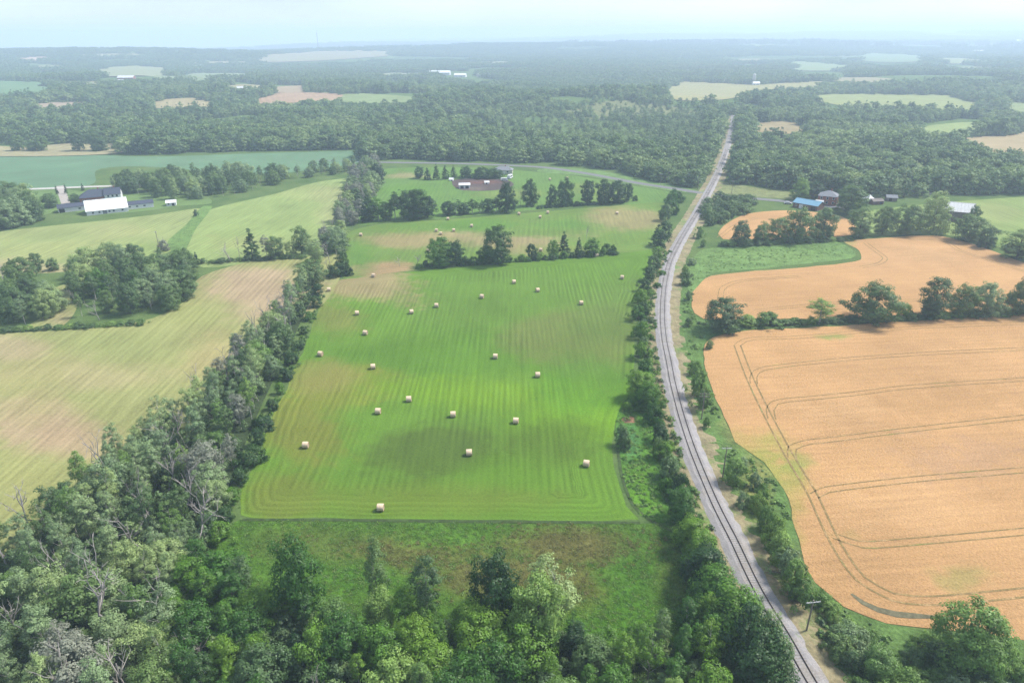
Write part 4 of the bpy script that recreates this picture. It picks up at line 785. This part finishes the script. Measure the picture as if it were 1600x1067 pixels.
# ------------------------------------------------------------------ rows of look-alikes: say which one of the row
ORD = 'first second third fourth fifth sixth seventh eighth ninth tenth eleventh twelfth thirteenth fourteenth fifteenth sixteenth seventeenth eighteenth nineteenth twentieth'.split()
def ordinal(i):
    n = i + 1; q = {20: 'twentieth', 30: 'thirtieth', 40: 'fortieth', 50: 'fiftieth', 60: 'sixtieth'}
    return ORD[i] if i < 20 else q[n] if n in q else {2: 'twenty', 3: 'thirty', 4: 'forty', 5: 'fifty', 6: 'sixty'}[n // 10] + '-' + ORD[n % 10 - 1]
def count_off(group, text, key):
    m_ = sorted([o for o in C.objects if o.get('group') == group and o.parent is None], key=key)
    for i, o in enumerate(m_): o['label'] = f'{ordinal(i)} {text}'
by_x = lambda o: o.location.x; by_y = lambda o: o.location.y
count_off('shrubs of the west field hedge', 'dark green shrub from the near end of the hay field\'s west hedge', by_y)
count_off('trees of the railway hedge', 'leafy tree from the near end of the hedge between field and railway', by_y)
count_off('bushes of the railway hedge', 'dark green bush from the near end of the railway hedge', by_y)
count_off('bushes of the railway verge', 'leafy bush from the near end of the verge between railway and wheat', by_y)
count_off('low bushes of the lower hedgerow', 'low bush from the west end of the lower hedgerow', by_x)
count_off('leafy trees of the upper hedgerow', 'dark leafy tree from the west in the upper hedgerow\'s dense half', by_x)
count_off('slim trees of the upper hedgerow', 'slim pale-stemmed tree from the west in the upper hedgerow\'s dense half', by_x)
count_off('low bushes of the upper hedgerow', 'low bush from the west under the upper hedgerow\'s eastern trees', by_x)
count_off('low bushes of the west meadow hedge', 'low bush from the west in the hedge under the west meadow', by_x)
count_off('low bushes above the west hay field', 'low bush from the west along the west hay field\'s upper edge', by_x)
count_off('trees on the tan strip', 'big spreading tree from the west on the tan strip beyond the crop field', by_x)
count_off('low bushes of the wheat hedge', 'low green bush from the west in the hedge between the wheat fields', by_x)
count_off('low bushes above the green fallow', 'low bush from the west under the tree row above the green fallow', by_x)
count_off('bushes of the thicket by the crossing', 'grey-green bush from the near end of the thicket by the crossing', by_y)
count_off('trees beside the near railway', 'pale green tree from the near end beside the railway', by_y)
# ------------------------------------------------------------------ hay bales
straw, n_, l_, b_ = mat('straw_wrap'); k = NB(straw.node_tree); tcn = k.new('ShaderNodeTexCoord'); sp = k.new('ShaderNodeSeparateXYZ'); l_.new(tcn.outputs['Object'], sp.inputs[0])
w_ = k.math('SINE', k.math('MULTIPLY', sp.outputs[0], 22.0)); c = k.mix(k.rng(w_, -1, 1, 0, 1), (.44,.33,.22), (.60,.48,.35)); c = k.scl(c, k.rng(k.noise(tcn.outputs['Object'], 5, 4, .7), .25, .75, .75, 1.25))
l_.new(c, b_.inputs['Base Color']); b_.inputs['Roughness'].default_value = .95
strawend = simple('straw_end', (.40, .30, .20), .95, .3, 7)
def bale_meshes():
    r, L, n = .78, .66, 28; mb = MB(); V, F = [], []
    for x, rr in ((-L, r*.965), (-L+.07, r), (-.2, r*1.012), (.2, r*1.008), (L-.07, r), (L, r*.965)):
        for i in range(n):
            a = 6.2832*i/n; q = rr*(1 - .03*max(0, -math.sin(a))**2)
            V.append((x, q*math.cos(a), max(-r*.95, q*math.sin(a)) + r*.95))
    for j in range(5):
        for i in range(n): F.append((j*n+i, j*n+(i+1) % n, (j+1)*n+(i+1) % n, (j+1)*n+i))
    side = mb.add(V, F)
    e = MB(); V, F = [], []         # rolled face: rings that step in and out
    for j, (f, dx) in enumerate(((.965, 0), (.86, .015), (.84, -.02), (.66, .015), (.63, -.02), (.42, .01), (.39, -.02), (.15, 0))):
        for i in range(n): a = 6.2832*i/n; V.append((L+dx, r*f*math.cos(a), max(-r*.95, r*f*math.sin(a)) + r*.95))
    for j in range(7):
        for i in range(n): F.append((j*n+i, (j+1)*n+i, (j+1)*n+(i+1) % n, j*n+(i+1) % n))
    F.append(tuple(7*n+i for i in range(n))); e.add(V, F)
    return side, e
bs, be = bale_meshes(); side_me = end_me = None
def bale(px, py, label, big=1.0, turn=None, group='round hay bales lying on the mown fields'):
    global side_me, end_me
    p = at(px, py + 3); p.z = h1(p.x, p.y) + .02
    t = empty('hay_bale', p, rng.uniform(-.5, .5) if turn is None else turn, label, 'hay bale', group); t.scale = (big, big, big)
    if side_me is None:
        side_me = bs.obj('net_wrap', straw, t, True); end_me = be.obj('rolled_face', strawend, t); e2 = end_me.copy(); C.objects.link(e2); e2.rotation_euler = (0, 0, math.pi); e2.parent = t
    else:
        for s, rz in ((side_me, 0), (end_me, 0), (end_me, math.pi)):
            o = s.copy(); C.objects.link(o); o.parent = t; o.rotation_euler = (0, 0, rz)
BALES = [
 (595,794,'nearest bale, alone by the wheel track at the near end of the green hay field'),(478,696,'bale by itself near the western hedge in the near half of the hay field'),(733,708,'bale on the dark olive patch in the near middle of the hay field'),(916,725,'bale near the weed patch in the near eastern part of the hay field'),
 (806,658,'bale on the bright green band, toward the dirt pit'),(708,648,'bale at the upper edge of the dark olive patch'),(591,643,'nearer of the two close bales west of the dark olive patch'),(639,624,'farther of the two close bales west of the dark olive patch'),
 (583,573,'bale at the upper edge of the yellowish striped area'),(501,553,'bale close to the western hedge halfway up the hay field'),(571,520,'bale between western hedge and middle, just above the halfway hedge bale'),(774,557,'bale in the middle of the hay field, with no other near it'),
 (840,586,'bale in the middle east of the hay field, nearer than the central one'),(558,489,'bale on the near rim of the tan patch in the hay field'),(643,487,'western one of the pair of bales beyond the centre of the hay field'),(682,477,'eastern one of the pair of bales beyond the centre of the hay field'),
 (753,463,'bale below the tallest hedgerow tree, second from that hedgerow'),(803,440,'bale nearest the lower hedgerow, under its gap east of the tallest tree'),(840,453,'bale just east of and nearer than the one under the hedgerow gap'),(908,473,'bale on the far eastern third of the hay field'),
 (972,433,'bale in the far eastern corner of the hay field'),(514,452,'bale at the western end of the tan patch beside the hedge'),(584,430,'bale at the far edge of the tan patch below the bare hedgerow trees'),(932,398,'bale against the lower hedgerow near its east end'),
 (564,366,'bale at the western end of the stubble meadow'),(700,341,'bale in the gap of the upper hedgerow'),(682,359,'western bale of the close trio on the stubble meadow'),(689,364,'nearest bale of the close trio on the stubble meadow'),(709,359,'eastern bale of the close trio on the stubble meadow'),
 (737,352,'bale alone east of the trio on the stubble meadow'),(669,391,'bale behind the bare trees of the lower hedgerow'),(811,333,'bale below the lollipop-shaped tree'),(844,338,'bale on the stubble meadow, nearer of two below the oval trees'),(856,331,'bale on the stubble meadow, farther of two below the oval trees'),
 (964,332,'bale on the tan eastern part of the stubble meadow'),(845,390,'bale just behind the dark bush of the lower hedgerow'),(886,277,'farther bale on the upper meadow beyond the oval trees'),(859,279,'nearer bale on the upper meadow beyond the oval trees')]
for px, py, lb in BALES: bale(px, py, lb, 1.06, turn=rng.uniform(-.35, .35))

# ------------------------------------------------------------------ buildings
M = {'white': simple('white_siding', (.72,.73,.74), .6, .05, 2), 'whiteroof': simple('white_metal_roof', (.80,.81,.82), .45, .04, 1), 'navy': simple('dark_shingle', (.055,.065,.10), .8, .2, 3), 'brick': simple('red_brick', (.30,.105,.075), .9, .2, 4),
     'grey': simple('grey_shingle', (.20,.21,.235), .85, .15, 3), 'blue': simple('blue_metal_roof', (.16,.33,.46), .5, .08, 1), 'barn': simple('weathered_boards', (.19,.165,.15), .95, .3, 2), 'tin': simple('pale_tin', (.62,.62,.62), .45, .12, 1.5),
     'glass': simple('window_glass', (.04,.05,.06), .12, .1, 2), 'dark': simple('dark_opening', (.02,.02,.022), .9, .1, 2), 'brownwood': simple('brown_boards', (.16,.085,.06), .9, .2, 3), 'conc': simple('concrete', (.55,.54,.52), .9, .1, 1), 'cream': simple('cream_paint', (.62,.58,.48), .7, .1, 2), 'rubber': simple('rubber', (.02,.02,.02), .9, .1, 3), 'pole': simple('pole_timber', (.23,.20,.17), .95, .25, 3)}
def slab(P, th, name, m, parent):
    """a sloped roof plane with thickness; P counter-clockwise from above"""
    P = [Vector(p) for p in P]; n = (P[1]-P[0]).cross(P[2]-P[0]).normalized(); mb = MB(); k = len(P); V = [p + n*th for p in P] + P
    F = [tuple(range(k)), tuple(range(2*k-1, k-1, -1))] + [(i+k, (i+1) % k + k, (i+1) % k, i) for i in range(k)]
    return mb.add(V, F).obj(name, m, parent)
def building(name, px, py, L, Wd, hw, hr, wall, roof, label, cat='building', rz=0.0, hip=False, win=(), doors=(), ribs=0, chim=False, group=None, glass='glass', loc=None, over=.35):
    """gabled or hipped building, long side L along its x; (px, py) is the foot of the wall that faces the camera"""
    p = loc if loc is not None else at(px, py); t = empty(name, (p[0], p[1], h1(p[0], p[1]) - .02), rz, label, cat, group)
    x, y = L/2, Wd; mb = MB(); V = [(-x,0,-.4),(x,0,-.4),(x,y,-.4),(-x,y,-.4),(-x,0,hw),(x,0,hw),(x,y,hw),(-x,y,hw)]; F = [(0,1,5,4),(2,3,7,6)]
    if hip: F += [(1,2,6,5),(3,0,4,7)]
    else: V += [(x,y/2,hr-.02),(-x,y/2,hr-.02)]; F += [(1,2,6,8,5),(3,0,4,9,7)]
    mb.add(V, F).obj('wall', M[wall], t)
    e = over; dz = e*(hr-hw)/(y/2)
    if hip:
        r = min(y/2, x*.9); A, B_ = (-x+r, y/2, hr), (x-r, y/2, hr); c4 = [(-x-e,-e,hw-.1),(x+e,-e,hw-.1),(x+e,y+e,hw-.1),(-x-e,y+e,hw-.1)]
        rf = slab([c4[0], c4[1], B_, A], .14, 'roof', M[roof], t)
        for q in ([c4[1], c4[2], B_], [c4[2], c4[3], A, B_], [c4[3], c4[0], A]): slab(q, .14, 'roof', M[roof], t)
    else:
        rf = slab([(-x-e,-e,hw-dz),(x+e,-e,hw-dz),(x+e,y/2,hr),(-x-e,y/2,hr)], .14, 'roof', M[roof], t)
        slab([(x+e,y+e,hw-dz),(-x-e,y+e,hw-dz),(-x-e,y/2,hr),(x+e,y/2,hr)], .14, 'roof', M[roof], t)
        MB().box(-x-e,x+e,y/2-.16,y/2+.16,hr+.06,hr+.17).obj('ridge_cap', M[roof], t)
    if ribs and not hip:
        rb = MB(); n = int(L/ribs)
        for i in range(1, n):
            q = -x - e + (L+2*e)*i/n; dn = Vector((0, -(hr-hw), y/2)).normalized()*.15
            rb.add([(q-.05,-e+dn.y,hw-dz+dn.z),(q+.05,-e+dn.y,hw-dz+dn.z),(q+.05,y/2+dn.y,hr+dn.z),(q-.05,y/2+dn.y,hr+dn.z),(q,-e+dn.y,hw-dz+dn.z+.09),(q,y/2+dn.y,hr+dn.z+.09)], [(0,4,5,3),(4,1,2,5),(0,1,4),(3,5,2)])
        tag(rb.obj('roof_seams', M[roof], rf), kind='stuff')
    for (u, z, w, h_) in win:
        f = MB(); f.box(u-w/2-.1,u+w/2+.1,-.08,-.003,z-.1,z); f.box(u-w/2-.1,u+w/2+.1,-.08,-.003,z+h_,z+h_+.1); f.box(u-w/2-.1,u-w/2,-.08,-.003,z,z+h_); f.box(u+w/2,u+w/2+.1,-.08,-.003,z,z+h_)
        fo = f.obj('window', M['white'], t); MB().box(u-w/2,u+w/2,-.03,-.004,z,z+h_).obj('pane', M[glass], fo)
    for (u, w, h_, mm) in doors:
        d = MB().box(u-w/2,u+w/2,-.07,-.005,.02,h_).obj('door', M[mm], t); MB().box(u+w/2-.25,u+w/2-.12,-.13,-.07,h_*.45,h_*.5).obj('handle', M['grey'], d)
    if chim: MB().box(x*.2-.35,x*.2+.35,y*.55,y*.55+.7,hr-1.0,hr+.9).obj('chimney', M['brick'], rf)
    return t
# the farm with the big white barn
building('barn', 169, 334, 21.5, 13, 2.6, 7.4, 'white', 'whiteroof', 'long barn with a gleaming white metal roof between two low wings', 'barn', R(29), ribs=1.4, win=[(u, .9, 1.0, 1.0) for u in (-7.5,-4.2,1.0,3.2,7.8)], doors=[(-9.2,1.6,2.2,'white'),(-1.4,2.2,2.4,'grey')])
building('barn_wing', 121, 330, 19, 7, 2.7, 4.3, 'white', 'navy', 'long low white shed with dark roof west of the white barn', 'shed', R(31), win=[(1.5,1.1,1.4,.8),(5,1.1,1.2,.8)], doors=[(-7.6,2.8,2.3,'dark'),(8,1,2.1,'grey')])
building('barn_wing', 218, 326, 16, 7, 2.7, 4.1, 'white', 'navy', 'long low white shed with dark roof east of the white barn', 'shed', R(29), win=[(u, 1.1, 1.2, .8) for u in (-5,-1,3)], doors=[(6.6,1.1,2.1,'white')])
building('farmhouse', 152, 317, 18, 11, 3.6, 7.4, 'brick', 'navy', 'red brick farmhouse with dark hipped roof behind the white barn', 'house', R(27), hip=True, win=[(u, 1.1, 1.4, 1.3) for u in (-7,-4.5,4,6.5)], doors=[(0,1.1,2.2,'white')], chim=True)
building('farmhouse_annexe', 178, 315, 9, 9, 4.6, 7.8, 'white', 'navy', 'white two-storey annexe with dark roof at the east end of the brick farmhouse', 'house', R(22), win=[(u, z, 1.1, 1.2) for u in (-2.4,0,2.4) for z in (.9,3.0)], chim=True)
building('garden_shed', 268, 322, 5.4, 4.5, 2.1, 3.2, 'white', 'whiteroof', 'small white shed on the lawn by the grove east of the white barn', 'shed', R(20), win=[(-1.4,.9,.8,.8)], doors=[(1.1,1.3,1.8,'dark')])
# across the road from the crossing
building('machine_shed', 1257, 327, 15, 9, 3.0, 4.9, 'brownwood', 'blue', 'brown shed with a light blue metal roof beside the road', 'shed', R(-48), ribs=1.2, win=[(-5.5,1.1,1,.9),(1,1.1,1,.9)], doors=[(-2.4,2.4,2.4,'white'),(5,2.6,2.5,'dark')])
building('brick_house', 1291, 321, 10.5, 9.5, 5.4, 8.0, 'brick', 'grey', 'two-storey red brick house with grey hipped roof near the crossing', 'house', R(-30), hip=True, win=[(u, z, 1, 1.4) for u in (-3.4,0,3.4) for z in (1.0,3.6)], doors=[(-1.8,1.0,2.1,'white')], chim=True)
po = building('porch', 1279, 322, 4, 3.4, 2.5, 3.2, 'white', 'tin', 'pale porch on the west side of the red brick house', 'porch', R(-30), win=[(-1,.8,1.2,1.2),(.8,.8,1.2,1.2)])
gb = building('barn', 1489, 346, 17.5, 11, 5.6, 9.4, 'barn', 'tin', 'weathered grey board barn with a pale tin roof at the pasture', 'barn', R(-27), ribs=1.5, doors=[(-1.5,3.4,3.6,'barn'),(6.2,1.4,2.2,'dark')], win=[(4.2,2.6,.9,.9)])
for i in range(24):                       # boards of the wall that faces the camera
    u = -8.6 + i*.748; MB().box(u-.34, u+.34, -.05-.012*(i % 3), -.004, 3.7 if abs(u+1.5) < 2.1 else (2.3 if abs(u-6.2) < 1.1 else .0), 5.3).obj('board', M['barn'], gb)
building('outbuilding', 1372, 320, 7, 5, 2.1, 3.2, 'brownwood', 'barn', 'low brownish outbuilding between white tent and pasture', 'shed', R(10), doors=[(1.8,1.6,1.8,'dark')])
building('outbuilding', 1393, 315, 6, 5, 2.3, 3.6, 'barn', 'grey', 'small grey lean-looking shed at the wood edge above the pasture', 'shed', R(-15), doors=[(-.8,1.8,1.9,'dark')])
# the white pyramid-roofed tent
p = at(1357, 317); t = empty('marquee_tent', (p.x, p.y, h1(p.x, p.y)), R(15), 'white marquee with a pyramid top beside the large leafy tree', 'tent')
mb = MB(); a = 3.2; V = [(-a,-a,2.3),(a,-a,2.3),(a,a,2.3),(-a,a,2.3)]
mid_ = [(x*.45, y*.45, 3.4) for x, y, z in V]; mb.add(V + mid_ + [(0,0,5.0)], [(0,1,5,4),(1,2,6,5),(2,3,7,6),(3,0,4,7),(4,5,8),(5,6,8),(6,7,8),(7,4,8)]).obj('canopy', M['white'], t)
for x, y in ((-a,-a),(a,-a),(a,a),(-a,a)): MB().tube([(x*.98,y*.98,0),(x*.98,y*.98,2.3)], [.05,.05], 6).obj('pole', M['tin'], t)
MB().add([(-a,a,.1),(a,a,.1),(a,a,2.3),(-a,a,2.3),(-a,a-.04,.1),(a,a-.04,.1),(a,a-.04,2.3),(-a,a-.04,2.3)], [(0,1,2,3),(7,6,5,4)]).obj('side_curtain', M['white'], t)
# farmyard at the far end of the parcel
building('loafing_shed', 726, 295, 7.2, 4.6, 2.5, 3.3, 'white', 'whiteroof', 'white animal shed with two dark openings in the grass beside the paddock', 'shed', R(3), doors=[(-1.7,2.2,1.9,'dark'),(1.7,2.2,1.9,'dark')])
building('hen_house', 705, 283, 2.6, 2.2, 1.2, 2.0, 'white', 'whiteroof', 'tiny white hut at the western corner of the paddock', 'hut', R(-10), doors=[(.4,.7,1.0,'dark')])
building('hen_house', 761, 288, 3.0, 2.4, 1.3, 2.1, 'white', 'tin', 'tiny white hut inside the paddock', 'hut', R(14), doors=[(-.3,.8,1.1,'dark')])
building('bungalow', 786, 272, 14, 8, 2.7, 4.8, 'cream', 'grey', 'low pale bungalow by the road beyond the paddock', 'house', R(-4), hip=True, win=[(u,1.0,1.4,1.1) for u in (-4.6,-2,3.4)], doors=[(.8,1,2.1,'white')], chim=True)
def vehicle(name, px, py, rz, col, label, cat, L=4.5, W=1.8, h=1.5, van=False):
    p = at(px, py); t = empty(name, (p.x, p.y, h1(p.x, p.y) + .02), rz, label, cat); x = L/2
    if van: pr = [(-x,.45),(-x,h),(-x+.1,h+.06),(x-.5,h+.06),(x-.05,h*.62),(x,.45)]
    else: pr = [(-x,.32),(-x+.03,.82),(-x+.5,.92),(-x+1.05,h),(x-1.75,h),(x-1.05,.95),(x-.12,.78),(x,.32)]
    n = len(pr); w = W/2; V = [(a,-w*(1 if b < 1 else .88),b) for a, b in pr] + [(a,w*(1 if b < 1 else .88),b) for a, b in pr]
    F = [tuple(range(n))[::-1] if False else tuple(range(n-1,-1,-1)), tuple(range(n,2*n))] + [(i,(i+1)%n,(i+1)%n+n,i+n) for i in range(n)]
    MB().add(V, F).obj('body', col, t)
    for s in (-1, 1):
        y = s*(w*.95+.012)
        if van: g = MB().box(-x+.6, x-1.2, min(y,y+s*.02), max(y,y+s*.02), h*.55, h*.85)
        else: g = MB().add([(-x+.85,s*(w*.965),.95),(x-1.3,s*(w*.965),.95),(x-1.85,s*(w*.9),h-.08),(-x+1.15,s*(w*.9),h-.08)], [(0,1,2,3) if s < 0 else (3,2,1,0)])
        g.obj('window', M['glass'], t)
        for ax in (-x+.85, x-.9):
            MB().tube([(ax,s*(w-.18),.33),(ax,s*(w+.03),.33)], [.33,.33], 12).obj('wheel', M['rubber'], t)
    return t
silver = simple('silver_paint', (.55,.56,.57), .35, .03, 1, .2)
vehicle('parked_car', 1231, 319, R(-20), silver, 'silver car parked beside the blue-roofed shed', 'car')
vehicle('camper_trailer', 797, 279, R(70), M['white'], 'white camper standing beside the bungalow', 'trailer', 6.5, 2.3, 2.6, True)
vehicle('parked_van', 788, 283, R(10), M['white'], 'white van at the eastern corner of the paddock', 'van', 5.0, 1.95, 2.0, True)
# far farms
FB = [(155,159,16,'white','whiteroof','white farm building west on the tan field beyond the crop field'),(190,156,12,'white','whiteroof','smaller white farm building east of the one on the far tan field'),(196,126,30,'brick','tin','far farm barn on the pale green hill field'),(186,131,16,'white','tin','low white shed below the far hill barn'),
      (305,106,40,'white','whiteroof','long white roof beside the far dark copse on the west'),(378,143,16,'white','tin','white house beside the far western pale green field'),(685,118,60,'white','whiteroof','long white barn at the far tan field in the middle distance'),(718,121,30,'white','whiteroof','white shed east of the long far white barn'),(752,121,20,'cream','tin','cream house at the eastern end of the far barn group'),
      (780,122,24,'white','tin','white house farther east of the far barn group'),(1139,130,26,'white','whiteroof','white shed west of the silo on the far tan field'),(1160,131,20,'tin','grey','grey barn touching the far silo farm'),(1182,134,14,'white','tin','small white shed below the silo'),(1003,101,50,'white','whiteroof','far white roofs in the wooded plain'),(1060,92,30,'white','whiteroof','tiny white roof farthest out in the wooded plain'),
      (1480,87,40,'white','whiteroof','white farm roofs beside the far eastern pale field'),(1533,83,60,'white','whiteroof','long white roof far out at the east'),(1420,64,90,'white','whiteroof','far white building at the edge of the eastern town'),(1500,66,80,'white','tin','far building in the middle of the eastern town'),(1585,66,110,'white','whiteroof','biggest white building of the far eastern town'),(734,162,8,'white','whiteroof','small white cabin on the wooded knoll')]
for px, py, L, wl_, rf_, lb in FB:
    p = at(px, py); building('farm_building', px, py, L, min(L*.6, 22), 3.5 + L*.05, 6 + L*.09, wl_, rf_, lb, 'building', rng.uniform(-.2, .2), win=[(u*L, 1.2, 1.2, 1.2) for u in (-.3, 0, .3)], doors=[(.15*L, 2.2, 2.6, 'grey')])
p = at(1177, 133); t = empty('silo', (p.x, p.y, h1(p.x, p.y)), 0, 'tall pale concrete silo with a domed cap at the far farm', 'silo'); s = mpp(p); hh = 15*s
MB().tube([(0,0,-.5),(0,0,hh)], [2.9,2.9], 20).obj('tower', M['conc'], t)
MB().tube([(0,0,hh),(0,0,hh+.9),(0,0,hh+1.7),(0,0,hh+2.0)], [3.0,2.6,1.5,.2], 20).obj('dome', M['tin'], t)
for i in range(7): MB().tube([(0,0,hh*(i+1)/8-.08),(0,0,hh*(i+1)/8+.08)], [2.97,2.97], 20).obj('band', M['grey'], t)
# radio mast
g_ = at(500, 100); g_ = Vector((g_.x, g_.y, 0))*(3600/math.hypot(g_.x, g_.y)); zg = h1(g_.x, g_.y); d = CM @ Vector(((500-800)/F_PX, (533.5-45)/F_PX, -1)); top = CAM_H + d.z*3600/math.hypot(d.x, d.y)
t = empty('radio_mast', (g_.x, g_.y, zg), 0, 'thin lattice radio mast rising above the horizon', 'mast'); Hm = top - zg; lat = MB()
for x, y in ((-1.1,-.7),(1.1,-.7),(0,1.2)): lat.tube([(x,y,0),(x,y,Hm*.82)], [.42,.34], 5)
nb = 26
for i in range(nb):
    z0, z1 = Hm*.82*i/nb, Hm*.82*(i+1)/nb; c3 = [(-1.1,-.7),(1.1,-.7),(0,1.2)]
    for j in range(3): lat.tube([(*c3[j],z0),(*c3[(j+1)%3],z1)], [.14,.14], 4)
lat.obj('lattice', M['grey'], t); MB().tube([(0,.1,Hm*.82),(0,.1,Hm)], [.55,.3], 6).obj('antenna', M['tin'], t)
for z in (.80, .88): MB().tube([(0,0,Hm*z),(0,0,Hm*z+4)], [2.2,2.2], 8).obj('dish_cluster', M['white'], t)
# poles along railway and road
def pole(px, base, top, label, arm=2.4, n_arm=1):
    p = at(px, base); s = mpp(p); dep = PITCH + math.atan((base-533.5)/F_PX); h = (base-top)*s/math.cos(dep)
    q = int(np.argmin(np.hypot(RC[:,0]-p.x, RC[:,1]-p.y))); t = empty('utility_pole', p, math.atan2(RN[q,1], RN[q,0]), label, 'pole', 'poles beside railway and road')
    MB().tube([(0,0,-.3),(0,0,h*.5),(.03,0,h)], [.16,.14,.11], 8).obj('post', M['pole'], t)
    for j in range(n_arm):
        a = MB().box(-arm/2,arm/2,-.16,-.04,h-.5-j*.8,h-.36-j*.8).obj('crossarm', M['pole'] if n_arm > 1 else M['conc'], t)
        for u in (-.45,-.2,.2,.45): MB().tube([(arm*u,-.1,h-.36-j*.8),(arm*u,-.1,h-.16-j*.8)], [.05,.035], 6).obj('insulator', M['tin'], a)
pole(1096, 655, 614, 'old railway pole with a pale crossarm above the verge bushes', 2.6, 2)
pole(1260, 985, 942, 'railway pole whose crossarm sticks out of the bushes near the wheat corner', 2.6, 1)
pole(1128, 752, 700, 'short railway pole on the weedy verge beside the dark verge bush', 2.2, 1)
pole(1090, 297, 277, 'pole just west of the level crossing', 2, 1); pole(1143, 303, 283, 'pole just east of the level crossing', 2, 1); pole(1032, 289, 272, 'pole on the road verge well west of the crossing', 2, 1); pole(1447, 326, 302, 'pole by the vine-covered tree near the grey barn', 2, 1); pole(251, 398, 362, 'thin pole at the lower end of the grass strip', 1.6, 1); pole(797, 280, 262, 'pole beside the white camper', 2, 1)
# ------------------------------------------------------------------ air
hz = MB(); S = 12300; hz.box(-S, S, -S, S, -125, 158); hm = bpy.data.materials.new('haze'); hm.use_nodes = True; hn = hm.node_tree.nodes; hn.remove(hn['Principled BSDF'])
pv = hn.new('ShaderNodeVolumePrincipled'); pv.inputs['Density'].default_value = HAZE_D; pv.inputs['Color'].default_value = (.64, .79, 1, 1); pv.inputs['Anisotropy'].default_value = .1
hm.node_tree.links.new(pv.outputs[0], hn['Material Output'].inputs['Volume']); tag(hz.obj('haze', hm), kind='stuff')
print(COUNT)
